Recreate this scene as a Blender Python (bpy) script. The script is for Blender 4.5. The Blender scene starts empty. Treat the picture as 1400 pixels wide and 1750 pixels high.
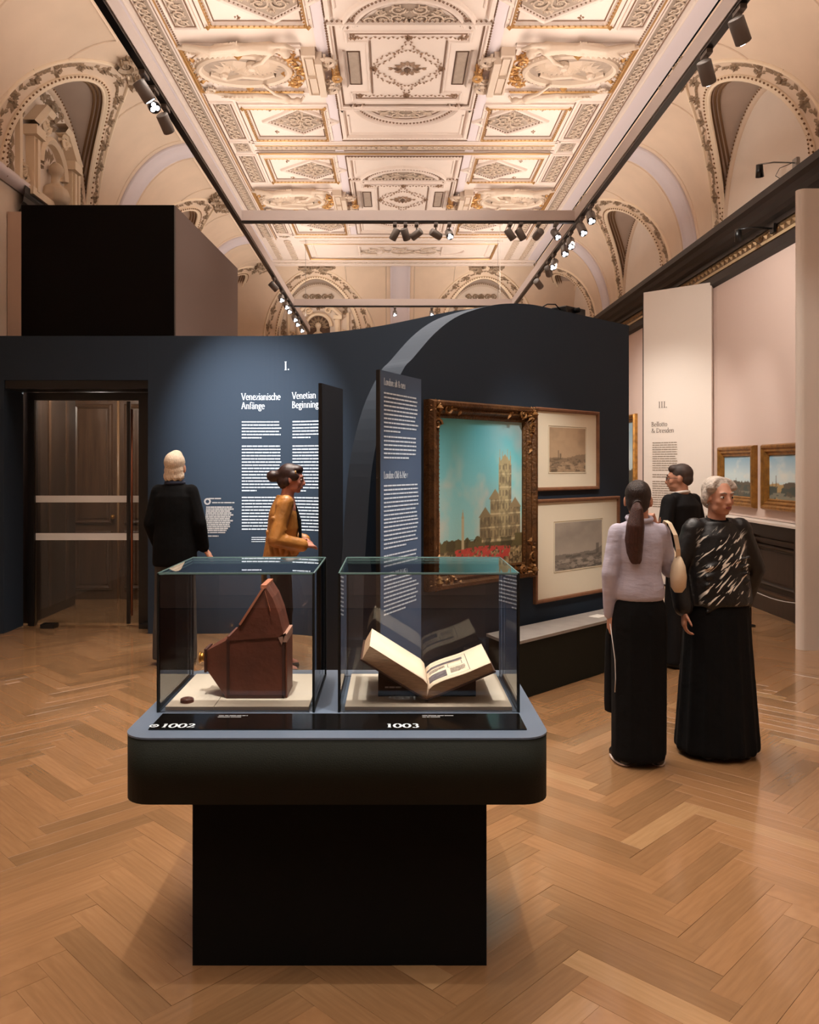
import bpy, bmesh, math, random
import numpy as np
from mathutils import Vector, Matrix
random.seed(7)
PI = math.pi
SC = bpy.context.scene
COL = SC.collection

# ------------------------------------------------------------------ camera, world, exposure
F = 1400.0            # focal length in photo pixels (1400 x 1750 frame)
PX, PY = 672.0, 798.0 # where the view axis meets the photo
EYE = 1.68
cam_d = bpy.data.cameras.new('camera')
cam = bpy.data.objects.new('camera', cam_d); COL.objects.link(cam)
cam.location = (0, 0, EYE); cam.rotation_euler = (PI/2, 0, 0)
cam_d.sensor_fit = 'AUTO'; cam_d.sensor_width = 36.0; cam_d.lens = 36.0*F/1750.0
cam_d.shift_x = (700-PX)/1750.0; cam_d.shift_y = (PY-875)/1750.0
cam_d.clip_start = 0.05; cam_d.clip_end = 120
SC.camera = cam
world = bpy.data.worlds.new('world'); SC.world = world; world.use_nodes = True
world.node_tree.nodes['Background'].inputs[0].default_value = (0.02, 0.018, 0.016, 1)
world.node_tree.nodes['Background'].inputs[1].default_value = 0.3
SC.view_settings.view_transform = 'Standard'; SC.view_settings.look = 'None'
SC.view_settings.gamma = 1.0; SC.view_settings.use_curve_mapping = False
SC.view_settings.exposure = 0.0

def light(name, kind, loc, energy, color, target=None, size=None, size_y=None, spread=180, angle=40, blend=.6, radius=.04):
    d = bpy.data.lights.new(name, kind); d.energy = energy; d.color = color
    if kind == 'AREA':
        d.shape = 'RECTANGLE'; d.size = size; d.size_y = size_y; d.spread = math.radians(spread)
    if kind == 'SPOT':
        d.spot_size = math.radians(angle); d.spot_blend = blend; d.shadow_soft_size = radius
    if kind == 'POINT': d.shadow_soft_size = radius
    o = bpy.data.objects.new(name, d); COL.objects.link(o); o.location = loc
    if target is not None:
        o.rotation_euler = (Vector(target)-Vector(loc)).to_track_quat('-Z', 'Y').to_euler()
    return o
WARM = (1.0, .885, .79); WHITE = (1.0, .94, .87); COOL = (.86, .93, 1.0)
BEAM_Z, BEAM_L, BEAM_R = 4.68, -1.84, 2.20
# unseen strips added on top of the long beams to brighten the ceiling
for X_, tilt in ((BEAM_L, .22), (BEAM_R, -.22)):
    o = light('ceiling_fill', 'AREA', (X_, 10.0, BEAM_Z+.17), 270, WARM, None, .05, 19.0); o.rotation_euler = (PI, tilt, 0)
# track spots (only some have heads, built further down)
SPOTS = [  # from, to, watts, cone, colour
    ((BEAM_L, 5.6, 4.5), (-1.35, 8.25, 1.9), 1900, 36, (.95, .97, 1.0)),    # first text wall
    ((BEAM_R, 5.5, 4.5), (.5, 5.35, 1.7), 620, 24, COOL),         # narrow text board
    ((BEAM_R, 5.2, 4.5), (.75, 6.2, 1.5), 3000, 16, COOL),      # big painting
    ((.9, 3.4, 4.6), (1.35, 6.9, 1.4), 640, 19, WHITE),           # drawings
    ((BEAM_R, 9.1, 4.5), (4.38, 10.3, 1.5), 1500, 44, WHITE),
    ((BEAM_R, 5.75, 4.5), (3.95, 7.5, 2.0), 230, 50, WHITE),      # cream partition
    ((BEAM_R, 8.2, 4.5), (4.38, 9.9, 2.6), 260, 110, WHITE),    # wide wash without a head, added to brighten the right wall
    ((BEAM_R, 10.0, 4.5), (3.95, 11.5, 1.5), 330, 60, WHITE),     # second text panel
    ((BEAM_R, 10.9, 4.5), (4.4, 15.0, 1.9), 1200, 48, WHITE),
    ((-.6, 2.2, 4.6), (-.55, 3.1, .9), 420, 22, WHITE),            # showcase, camera
    ((.6, 2.2, 4.6), (.12, 3.1, .9), 420, 22, WHITE),              # showcase, book
]
for i, (a, b, w, an, c) in enumerate(SPOTS):
    light('track_light', 'SPOT', a, w, c, b, angle=an, blend=1.0)
# unseen downward fills added under the ceiling to brighten the floor
light('hall_fill', 'AREA', (.2, 2.6, 6.2), 230, WARM, (.2, 2.6, 0), 5.4, 9.0, spread=100)
light('hall_fill', 'AREA', (-.4, 7.6, 6.2), 185, WARM, (-.2, 7.6, 0), 5.0, 3.0, spread=80)
light('hall_fill', 'AREA', (.2, 13.5, 6.2), 110, WARM, (.2, 13.5, 0), 4.0, 4.0, spread=110)
light('vestibule_fill', 'POINT', (-3.2, 8.95, 2.585), 150, WARM, radius=.025)  # unseen point added to brighten the space behind the glass door

# ------------------------------------------------------------------ materials
def lin(c):
    return tuple(((x/255)/12.92 if x/255 <= .04045 else ((x/255+.055)/1.055)**2.4) for x in c) + (1.0,)
MATS = {}
def mat(name, rgb, rough=.6, metal=0., var=0., vscale=6., bump=0., bscale=60., spec=.5, emit=0., stretch=None, coat=0.):
    if name in MATS: return MATS[name]
    m = bpy.data.materials.new(name); m.use_nodes = True
    nt = m.node_tree; b = nt.nodes['Principled BSDF']
    b.inputs['Base Color'].default_value = lin(rgb); b.inputs['Roughness'].default_value = rough
    b.inputs['Metallic'].default_value = metal; b.inputs['Specular IOR Level'].default_value = spec
    if coat: b.inputs['Coat Weight'].default_value = coat; b.inputs['Coat Roughness'].default_value = .15
    if emit:
        b.inputs['Emission Color'].default_value = lin(rgb); b.inputs['Emission Strength'].default_value = emit
    if var or bump:
        tc = nt.nodes.new('ShaderNodeTexCoord'); mp = nt.nodes.new('ShaderNodeMapping')
        nt.links.new(tc.outputs['Object'], mp.inputs[0])
        if stretch: mp.inputs['Scale'].default_value = stretch
    if var:
        n = nt.nodes.new('ShaderNodeTexNoise'); n.inputs['Scale'].default_value = vscale; n.inputs['Detail'].default_value = 5
        nt.links.new(mp.outputs[0], n.inputs[0])
        r = nt.nodes.new('ShaderNodeValToRGB')
        c = lin(rgb)
        r.color_ramp.elements[0].position = .3; r.color_ramp.elements[1].position = .7
        r.color_ramp.elements[0].color = tuple(max(0, x*(1-var)) for x in c[:3])+(1,)
        r.color_ramp.elements[1].color = tuple(min(1, x*(1+var)) for x in c[:3])+(1,)
        nt.links.new(n.outputs[0], r.inputs[0]); nt.links.new(r.outputs[0], b.inputs['Base Color'])
    if bump:
        n2 = nt.nodes.new('ShaderNodeTexNoise'); n2.inputs['Scale'].default_value = bscale; n2.inputs['Detail'].default_value = 4
        nt.links.new(mp.outputs[0], n2.inputs[0])
        bp = nt.nodes.new('ShaderNodeBump'); bp.inputs['Strength'].default_value = bump; bp.inputs['Distance'].default_value = .02
        nt.links.new(n2.outputs[0], bp.inputs['Height']); nt.links.new(bp.outputs[0], b.inputs['Normal'])
    MATS[name] = m
    return m

PLASTER = mat('ceiling_plaster', (222, 206, 194), .7, var=.03, vscale=3)
LAV = mat('ceiling_band_plaster', (214, 202, 204), .7)
COVE = mat('cove_plaster', (220, 196, 172), .75, var=.05, vscale=2)
GREY = mat('spandrel_plaster', (186, 168, 154), .8, var=.05, vscale=2)
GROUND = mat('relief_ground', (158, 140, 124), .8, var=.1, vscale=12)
AEDI = mat('lit_stucco', (232, 210, 182), .6)  # stucco lightened in the colour to stand in for warm light
RELIEF = mat('shaded_relief_stucco', (204, 184, 164), .6)  # same stucco darkened in the colour for the shading of the relief
LINE = mat('umber_shadow_gilt', (122, 92, 70), .6)  # edge shadow and gilt put together into one dark umber
GILT = mat('gilding', (180, 138, 84), .42, metal=.5)
LUNW = mat('lunette_plaster', (228, 212, 196), .8, var=.03, vscale=2)
PINK = mat('pink_wall_paint', (205, 182, 170), .85, bump=.08, bscale=180)
CREAM = mat('cream_wall_paint', (226, 214, 202), .85, bump=.05, bscale=180)
NAVY = mat('navy_wall_paint', (21, 38, 54), .8, bump=.05, bscale=200)
DARKWOOD = mat('dark_stained_wood', (38, 27, 20), .4, var=.3, vscale=5, stretch=(6, 6, .6))
CORN = mat('cornice_dark_wood', (24, 16, 14), .5, var=.2, vscale=8)
BROWNWOOD = mat('walnut_door_wood', (58, 40, 27), .35, var=.35, vscale=4, stretch=(8, 8, .5))
BLACK = mat('black_lacquer', (9, 9, 9), .35)
MATTBLACK = mat('matt_black', (7, 7, 7), .9, spec=.15)
SHADEDSIDE = mat('shade_dark_side', (24, 27, 19), .75, bump=.15, bscale=220, spec=.25)  # slab and plinth sides darkened to stand in for missing light
TABLETOP = mat('slate_laminate', (98, 112, 130), .45)
PLINTHTOP = mat('grey_laminate', (150, 144, 138), .5, var=.1, vscale=9)
BEAMC = mat('beam_paint', (206, 192, 186), .55)
SPOTC = mat('spot_housing_grey', (112, 104, 98), .45)
LENS = mat('spot_lens', (240, 244, 255), .3, emit=9.)
WHITETXT = mat('white_lettering', (206, 216, 222), .6)
GREYTXT = mat('grey_lettering', (150, 146, 142), .7)
TAUPETXT = mat('taupe_lettering', (104, 90, 80), .7)
FRAMEGOLD = mat('old_gold_frame', (150, 104, 46), .38, metal=.55, var=.35, vscale=14, bump=.3, bscale=60)
FRAMEDARK = mat('dark_gilt_frame', (92, 60, 30), .4, metal=.4, var=.4, vscale=16, bump=.4, bscale=60)
FRAMEWOOD = mat('reddish_frame_wood', (124, 84, 58), .45, var=.15, vscale=20)
MOUNT = mat('mount_board', (232, 222, 198), .85)
TRAY = mat('tray_board', (226, 212, 192), .8)
BRASS = mat('brass', (196, 140, 66), .3, metal=.9)
STEEL = mat('steel', (150, 146, 142), .35, metal=.9)
FROST = mat('frosted_strip', (232, 232, 228), .6)

def glass_mat(name, tint=(.985, .992, .99), ior=1.5):
    m = bpy.data.materials.new(name); m.use_nodes = True; nt = m.node_tree
    for n in list(nt.nodes): nt.nodes.remove(n)
    out = nt.nodes.new('ShaderNodeOutputMaterial'); mx = nt.nodes.new('ShaderNodeMixShader')
    tr = nt.nodes.new('ShaderNodeBsdfTransparent'); gl = nt.nodes.new('ShaderNodeBsdfGlossy')
    fr = nt.nodes.new('ShaderNodeFresnel'); fr.inputs[0].default_value = ior
    tr.inputs[0].default_value = tint+(1,); gl.inputs['Roughness'].default_value = .0
    nt.links.new(fr.outputs[0], mx.inputs[0]); nt.links.new(tr.outputs[0], mx.inputs[1])
    nt.links.new(gl.outputs[0], mx.inputs[2]); nt.links.new(mx.outputs[0], out.inputs[0])
    return m
GLASS = glass_mat('showcase_glass'); DOORGLASS = glass_mat('door_glass', (.8, .8, .78))

# ------------------------------------------------------------------ builders
class MB:
    def __init__(s): s.v = []; s.f = []; s.mi = []
    def add(s, vs, fs, mi=0):
        o = len(s.v); s.v += [tuple(p) for p in vs]
        s.f += [tuple(i+o for i in f) for f in fs]; s.mi += [mi]*len(fs); return s
    def box(s, x0, y0, z0, x1, y1, z1, mi=0):
        vs = [(x, y, z) for z in (z0, z1) for y in (y0, y1) for x in (x0, x1)]
        return s.add(vs, [(0, 2, 3, 1), (4, 5, 7, 6), (0, 1, 5, 4), (2, 6, 7, 3), (0, 4, 6, 2), (1, 3, 7, 5)], mi)
    def obox(s, a, b, w, h, up=(0, 0, 1), mi=0):
        """bar from a to b, width w, height h"""
        a, b = Vector(a), Vector(b); d = (b-a).normalized(); u = Vector(up)
        if abs(d.dot(u)) > .98: u = Vector((1, 0, 0))
        r = d.cross(u).normalized(); u = r.cross(d)
        vs = [p + r*(i*w/2) + u*(j*h/2) for p in (a, b) for i, j in ((-1, -1), (1, -1), (1, 1), (-1, 1))]
        return s.add(vs, [(3, 2, 1, 0), (4, 5, 6, 7), (0, 1, 5, 4), (1, 2, 6, 5), (2, 3, 7, 6), (3, 0, 4, 7)], mi)
    def tube(s, pts, rad, sides=6, cap=True, mi=0, closed=False):
        pts = [Vector(p) for p in pts]; n = len(pts)
        if not hasattr(rad, '__len__'): rad = [rad]*n
        rings = []; prev = None
        for i, p in enumerate(pts):
            if closed: d = pts[(i+1) % n]-pts[i-1]
            else: d = pts[min(i+1, n-1)]-pts[max(i-1, 0)]
            if d.length < 1e-9: d = Vector((0, 0, 1))
            d.normalize()
            u = prev if prev is not None else (Vector((0, 0, 1)) if abs(d.z) < .9 else Vector((1, 0, 0)))
            r = d.cross(u)
            if r.length < 1e-6: r = d.cross(Vector((.3, .9, .1)))
            r.normalize(); u = r.cross(d); prev = u
            rings.append([p + (r*math.cos(t)+u*math.sin(t))*rad[i] for t in [2*PI*k/sides for k in range(sides)]])
        vs = [q for rg in rings for q in rg]; fs = []
        for i in range(n if closed else n-1):
            j = (i+1) % n
            for k in range(sides):
                k2 = (k+1) % sides
                fs.append((i*sides+k, i*sides+k2, j*sides+k2, j*sides+k))
        if cap and not closed:
            fs.append(tuple(range(sides))[::-1]); fs.append(tuple((n-1)*sides+k for k in range(sides)))
        return s.add(vs, fs, mi)
    def ball(s, c, r, seg=8, rings=5, mi=0, rot=None):
        if not hasattr(r, '__len__'): r = (r, r, r)
        c = Vector(c); vs = []; fs = []
        def P(x, y, z):
            q = Vector((x*r[0], y*r[1], z*r[2]))
            if rot is not None: q = rot @ q
            return c+q
        vs.append(P(0, 0, -1))
        for i in range(1, rings):
            a = -PI/2+PI*i/rings
            for k in range(seg):
                t = 2*PI*k/seg; vs.append(P(math.cos(a)*math.cos(t), math.cos(a)*math.sin(t), math.sin(a)))
        vs.append(P(0, 0, 1)); T = len(vs)-1
        for k in range(seg): fs.append((0, 1+(k+1) % seg, 1+k))
        for i in range(rings-2):
            for k in range(seg):
                a = 1+i*seg+k; b = 1+i*seg+(k+1) % seg
                fs.append((a, b, b+seg, a+seg))
        o = 1+(rings-2)*seg
        for k in range(seg): fs.append((o+k, o+(k+1) % seg, T))
        return s.add(vs, fs, mi)
    def octa(s, c, r, mi=0):
        c = Vector(c)
        return s.add([c+Vector(d)*r for d in ((1, 0, 0), (0, 1, 0), (-1, 0, 0), (0, -1, 0), (0, 0, 1), (0, 0, -1))],
                     [(0, 1, 4), (1, 2, 4), (2, 3, 4), (3, 0, 4), (1, 0, 5), (2, 1, 5), (3, 2, 5), (0, 3, 5)], mi)
    def loft(s, rings, cap=True, mi=0):
        n = len(rings[0]); vs = [p for r in rings for p in r]; fs = []
        for i in range(len(rings)-1):
            for k in range(n):
                k2 = (k+1) % n
                fs.append((i*n+k, i*n+k2, (i+1)*n+k2, (i+1)*n+k))
        if cap: fs.append(tuple(range(n))[::-1]); fs.append(tuple((len(rings)-1)*n+k for k in range(n)))
        return s.add(vs, fs, mi)
    def prism(s, poly, d, mi=0):
        """closed polygon of 3d points pushed along vector d"""
        n = len(poly); d = Vector(d); vs = [Vector(p) for p in poly]; vs = vs+[p+d for p in vs]
        fs = [tuple(range(n))[::-1], tuple(range(n, 2*n))]+[(k, (k+1) % n, n+(k+1) % n, n+k) for k in range(n)]
        return s.add(vs, fs, mi)
    def grid(s, rows, mi=0, flip=False):
        n = len(rows[0]); fs = []
        for i in range(len(rows)-1):
            for k in range(n-1):
                f = (i*n+k, i*n+k+1, (i+1)*n+k+1, (i+1)*n+k)
                fs.append(f[::-1] if flip else f)
        return s.add([p for r in rows for p in r], fs, mi)
    def mesh(s, name, inv=None, fix=True):
        me = bpy.data.meshes.new(name)
        vs = s.v if inv is None else [tuple(inv @ Vector(p)) for p in s.v]
        me.from_pydata(vs, [], s.f)
        if len(set(s.mi)) > 1: me.polygons.foreach_set('material_index', s.mi)
        if fix:
            bm = bmesh.new(); bm.from_mesh(me); bmesh.ops.recalc_face_normals(bm, faces=bm.faces[:]); bm.to_mesh(me); bm.free()
        me.update(); return me

def minv(o):
    m = Matrix.Identity(4); chain = []
    while o is not None: chain.append(o); o = o.parent
    for p in reversed(chain):
        m = m @ (Matrix.Translation(p.location) @ p.rotation_euler.to_matrix().to_4x4())
    return m.inverted()
def link(name, me, mats, parent=None, smooth=False):
    o = bpy.data.objects.new(name, me); COL.objects.link(o)
    for m in (mats if isinstance(mats, (list, tuple)) else [mats]): me.materials.append(m)
    if smooth: me.polygons.foreach_set('use_smooth', [True]*len(me.polygons))
    if parent is not None: o.parent = parent
    return o
def obj(name, mb, mats, parent=None, smooth=False, local=False, kind=None, label=None, fix=True):
    inv = minv(parent) if (parent is not None and not local) else None
    o = link(name, mb.mesh(name, inv, fix), mats, parent, smooth)
    if kind: o['kind'] = kind
    if label: o['label'] = label
    return o
def thing(name, label, cat, loc=(0, 0, 0), rotz=0, group=None):
    o = bpy.data.objects.new(name, None); COL.objects.link(o); o.empty_display_size = .1
    o.location = loc; o.rotation_euler = (0, 0, rotz); tag(o, label, cat, group); return o
def tag(o, label, cat, group=None):
    o['label'] = label; o['category'] = cat
    if group: o['group'] = group
    return o
def struct(name, mb, m, parent=None, smooth=False, label=None):
    return obj(name, mb, m, parent, smooth, kind='structure', label=label)
def copy_tree(o, parent=None):
    c = o.copy(); COL.objects.link(c)
    if parent is not None: c.parent = parent
    for ch in list(o.children): copy_tree(ch, c)
    return c
def bevel(mb, w, seg=2):
    me = mb.mesh('tmp'); bm = bmesh.new(); bm.from_mesh(me)
    bmesh.ops.bevel(bm, geom=bm.edges[:], offset=w, segments=seg, affect='EDGES', profile=.5)
    r = MB(); bm.verts.index_update()
    r.v = [tuple(v.co) for v in bm.verts]; r.f = [tuple(v.index for v in f.verts) for f in bm.faces]; r.mi = [0]*len(r.f)
    bm.free(); bpy.data.meshes.remove(me); return r
def remesh(mb, vox, smooth=6, name='m', factor=.5):
    me = mb.mesh(name); o = bpy.data.objects.new('tmp', me); COL.objects.link(o)
    m = o.modifiers.new('r', 'REMESH'); m.mode = 'VOXEL'; m.voxel_size = vox; m.adaptivity = 0
    if smooth:
        s = o.modifiers.new('s', 'SMOOTH'); s.iterations = smooth; s.factor = factor
    dg = bpy.context.evaluated_depsgraph_get()
    out = bpy.data.meshes.new_from_object(o.evaluated_get(dg)); out.name = name
    bpy.data.objects.remove(o); bpy.data.meshes.remove(me)
    out.materials.clear()
    return out
def sweep(mb, path, prof, M, closed=False, mi=0, maxseg=None):
    """push profile [(offset, height)] along a 2d path; M(u, v, h) gives the 3d point"""
    P = [Vector(p) for p in path]
    if maxseg:
        Q = []; m = len(P)
        for i in range(m if closed else m-1):
            a, b = P[i], P[(i+1) % m]; k = max(1, int((b-a).length/maxseg))
            Q += [a.lerp(b, j/k) for j in range(k)]
        if not closed: Q.append(P[-1])
        P = Q
    n = len(P); rows = []
    for i in range(n):
        a = P[i-1] if (i or closed) else None; c = P[(i+1) % n] if (i < n-1 or closed) else None
        d1 = (P[i]-a).normalized() if a is not None else None
        d2 = (c-P[i]).normalized() if c is not None else None
        if d1 is None: d1 = d2
        if d2 is None: d2 = d1
        n1 = Vector((-d1.y, d1.x)); n2 = Vector((-d2.y, d2.x)); m = n1+n2
        if m.length < 1e-4: m = n1.copy()
        m.normalize(); k = 1/max(.35, m.dot(n1))
        rows.append([M(P[i].x+m.x*o*k, P[i].y+m.y*o*k, h) for o, h in prof])
    if closed: rows.append(rows[0])
    return mb.grid(rows, mi)
def rectp(u0, v0, u1, v1): return [(u0, v0), (u1, v0), (u1, v1), (u0, v1)]
def along(path, step, closed=False):
    P = [Vector(p) for p in path]
    if closed: P = P+[P[0]]
    out = []; carry = 0
    for a, b in zip(P, P[1:]):
        L = (b-a).length
        if L < 1e-9: continue
        t = carry
        while t < L: out.append((a.lerp(b, t/L), (b-a).normalized())); t += step
        carry = t-L
    return out
def leaf(mb, M, u, v, ang, L, W, h0, h1, mi=0):
    ca, sa = math.cos(ang), math.sin(ang)
    def q(x, y): return (u+x*ca-y*sa, v+x*sa+y*ca)
    pts = [q(0, 0), q(L*.45, W/2), q(L, 0), q(L*.45, -W/2), q(L*.5, 0)]
    vs = [M(p[0], p[1], h) for p, h in zip(pts, (h0, h0, h0, h0, h1))]
    return mb.add(vs, [(0, 1, 4), (1, 2, 4), (2, 3, 4), (3, 0, 4)], mi)
def spiral(mb, M, u, v, R, a0, turns, hand, r, h, mi=0, n=14):
    """a rinceau: a curled stem with leaves along its outside and a flower in its eye"""
    pts = []
    for i in range(n+1):
        t = i/n; a = a0+hand*turns*2*PI*t; q = R*(1-.78*t)
        pts.append((u+q*math.cos(a), v+q*math.sin(a), a))
    mb.tube([M(p[0], p[1], h) for p in pts], [r*(1-.5*i/n) for i in range(n+1)], 4, False, mi)
    for i in range(1, n-2, 2):
        p = pts[i]; leaf(mb, M, p[0], p[1], p[2]-hand*.6, R*.5, R*.26, h*.6, h+r, mi)
    for k in range(5):
        leaf(mb, M, u, v, 2*PI*k/5, R*.3, R*.2, h, h+r*1.2, mi)
def rinceau(mb, M, u0, v0, u1, v1, r=.012, h=.02, mi=0):
    W, L = abs(u1-u0), abs(v1-v0); horiz = W > L
    S = min(W, L); Lg = max(W, L); n = max(1, round(Lg/(S*.82))); st = Lg/n; R = min(S*.44, st*.52)
    for i in range(n):
        c = (i+.5)*st; hand = 1 if i % 2 else -1
        if horiz: spiral(mb, M, min(u0, u1)+c, (v0+v1)/2, R, PI if hand < 0 else 0, 1.35, hand, r, h, mi)
        else: spiral(mb, M, (u0+u1)/2, min(v0, v1)+c, R, PI/2 if hand < 0 else -PI/2, 1.35, hand, r, h, mi)
def beads(mb, path, step, r, M, closed=False, mi=0, h=.02):
    for p, d in along(path, step, closed): mb.octa(M(p.x, p.y, h), r, mi)
def floral(mb, M, u, v, R, h, n=7, mi=0, rnd=None):
    rr = rnd or random
    for k in range(n):
        a = 2*PI*k/n+rr.uniform(-.4, .4); q = R*rr.uniform(.0, .35)
        leaf(mb, M, u+q*math.cos(a), v+q*math.sin(a), a, R*rr.uniform(.6, 1.0), R*.5, 0, h*rr.uniform(.6, 1.1), mi)
    mb.octa(M(u, v, h*.8), R*.3, mi)

# ================================================================== the setting
XL, XR, YB, YE, ZC, ZS = -4.15, 4.45, -4.0, 20.35, 6.45, 4.75
FL, FR, FE = -2.98, 3.32, 19.2          # edges of the flat ceiling
CA, CB = 1.13, 1.66                     # half axes of the cove's ellipse
QL = 2.2                                # its length, used as the second coordinate

# ---- floor: oak herringbone, the nearest blocks one by one
def wood_floor(name, island):
    m = bpy.data.materials.new(name); m.use_nodes = True; nt = m.node_tree; b = nt.nodes['Principled BSDF']
    if island: s = nt.nodes.new('ShaderNodeNewGeometry').outputs['Random Per Island']
    else: s = nt.nodes.new('ShaderNodeObjectInfo').outputs['Random']
    r = nt.nodes.new('ShaderNodeValToRGB'); e = r.color_ramp.elements
    e[0].position = 0; e[0].color = lin((138, 105, 72)); e[1].position = 1; e[1].color = lin((176, 140, 100))
    for p, c in ((.35, (154, 116, 80)), (.75, (163, 122, 84)), (.93, (169, 128, 90))):
        k = e.new(p); k.color = lin(c)
    nt.links.new(s, r.inputs[0])
    tc = nt.nodes.new('ShaderNodeTexCoord'); mp = nt.nodes.new('ShaderNodeMapping')
    nt.links.new(tc.outputs['Object'], mp.inputs[0]); mp.inputs['Scale'].default_value = (3, 40, 3) if not island else (8, 8, 3)
    n = nt.nodes.new('ShaderNodeTexNoise'); n.inputs['Scale'].default_value = 1.6; n.inputs['Detail'].default_value = 6
    nt.links.new(mp.outputs[0], n.inputs[0])
    mx = nt.nodes.new('ShaderNodeMixRGB'); mx.blend_type = 'MULTIPLY'; mx.inputs[0].default_value = .42
    rr = nt.nodes.new('ShaderNodeValToRGB'); rr.color_ramp.elements[0].position = .3; rr.color_ramp.elements[1].position = .75
    rr.color_ramp.elements[0].color = (.55, .5, .42, 1); rr.color_ramp.elements[1].color = (1, 1, 1, 1)
    nt.links.new(n.outputs[0], rr.inputs[0]); nt.links.new(r.outputs[0], mx.inputs[1]); nt.links.new(rr.outputs[0], mx.inputs[2])
    nt.links.new(mx.outputs[0], b.inputs['Base Color'])
    b.inputs['Roughness'].default_value = .22; b.inputs['Specular IOR Level'].default_value = .5
    b.inputs['Coat Weight'].default_value = .8; b.inputs['Coat Roughness'].default_value = .10
    return m
OAK1, OAK2 = wood_floor('oak_block', False), wood_floor('oak_blocks', True)
floor = struct('floor', MB().box(XL-.2, YB, -.2, XR+.2, YE+.2, -.012), mat('floor_bed', (96, 64, 42), .5))
W, K = .105, 6
rng = random.Random(11)
blocks = []
c45 = math.cos(PI/4)
for j in range(-160, 160):
    for i in range(-22, 22):
        for vert in (0, 1):
            if not vert: cx, cy, a = (j+i*2*K+K/2)*W, (j+.5)*W, 0
            else: cx, cy, a = (j+i*2*K+.5)*W, (j+1+K/2)*W, PI/2
            X, Y = (cx-cy)*c45+.2, (cx+cy)*c45+3.0
            if XL < X < XR and 1.7 < Y < 19.5: blocks.append((X, Y, a+PI/4))
def on_photo(X, Y, m=60):
    if Y < .5: return False
    px, py = PX+F*X/Y, PY+F*EYE/Y
    return -m < px < 1400+m and py < 1750+m
bm_me = None
def block_mb():
    l, w = K*W/2-.0004, W/2-.0004
    return bevel(MB().box(-l, -w, -.012, l, w, 0), .0006, 1)
bl_mesh = block_mb().mesh('oak_block')
bl_mesh.materials.append(OAK1)
under = lambda X, Y: (-.66 < X < .3 and 2.8 < Y < 3.28)
vis = sorted([b for b in blocks if on_photo(b[0], b[1]) and not under(b[0], b[1])], key=lambda b: b[1])
near = set(vis[:300]); rest = MB()
for b in blocks:
    t1, t2 = rng.gauss(0, .0014), rng.gauss(0, .0034)
    if b in near:
        o = bpy.data.objects.new('floor_block', bl_mesh); COL.objects.link(o); o.parent = floor
        o.location = (b[0], b[1], rng.uniform(-.0006, 0)); o.rotation_euler = (t2, t1, b[2])
    else:
        l, w = K*W/2-.0005, W/2-.0005; ca, sa = math.cos(b[2]), math.sin(b[2])
        q = lambda x, y, z: (b[0]+x*ca-y*sa, b[1]+x*sa+y*ca, z+x*t1+y*t2)
        rest.add([q(-l, -w, 0), q(l, -w, 0), q(l, w, 0), q(-l, w, 0), q(-l, -w, -.011), q(l, -w, -.011), q(l, w, -.011), q(-l, w, -.011)],
                 [(0, 1, 2, 3), (0, 4, 5, 1), (1, 5, 6, 2), (2, 6, 7, 3), (3, 7, 4, 0)])
obj('floor_blocks', rest, OAK2, floor, kind='stuff')

# ---- walls below the vault
wall_r = struct('wall_right', MB().box(XR, YB, 0, XR+.2, YE+.2, ZC+.3), LUNW)
wall_l = struct('wall_left', MB().box(XL-.2, YB, 0, XL, YE+.2, ZC+.3), LUNW)
wall_e = struct('wall_far', MB().box(XL, YE, 0, XR, YE+.2, ZC+.3), LUNW)
struct('wall_near', MB().box(XL-.2, YB-.2, 0, XR+.2, YB, ZC+.3), PINK)

# ---- ceiling
ceil = struct('ceiling', MB().box(FL, YB, ZC, FR, FE, ZC+.2), PLASTER)
UC = (FL+FR)/2                                   # 0.17
def CM(uc, vc, su=1, sv=1):
    return lambda u, v, h: (uc+su*u, vc+sv*v, ZC-h)
# everything of one bay is drawn in (u, v) about the medallion and laid down in all four quarters
def quarter(fn, both_u=True, both_v=True):
    mb = MB()
    for su in ((1, -1) if both_u else (1,)):
        for sv in ((1, -1) if both_v else (1,)):
            fn(mb, lambda u, v, h, a=su, b=sv: (a*u, b*v, -h))
    return mb
def ridge(w, h): return [(-w/2, 0), (-w*.3, h*.7), (0, h), (w*.3, h*.7), (w/2, 0)]
def step(w, h): return [(-w/2, 0), (-w/2, h*.5), (-w*.1, h*.6), (0, h), (w*.35, h), (w/2, 0)]
def arcp(cu, cv, ru, rv, a0, a1, n=18):
    return [(cu+ru*math.cos(math.radians(a0+(a1-a0)*i/n)), cv+rv*math.sin(math.radians(a0+(a1-a0)*i/n))) for i in range(n+1)]
SEG = arcp(0, .78, .62, .68, 15, 165)            # the segment beside the medallion square
SEGO = arcp(0, .78, .74, .82, 12, 168)

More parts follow.
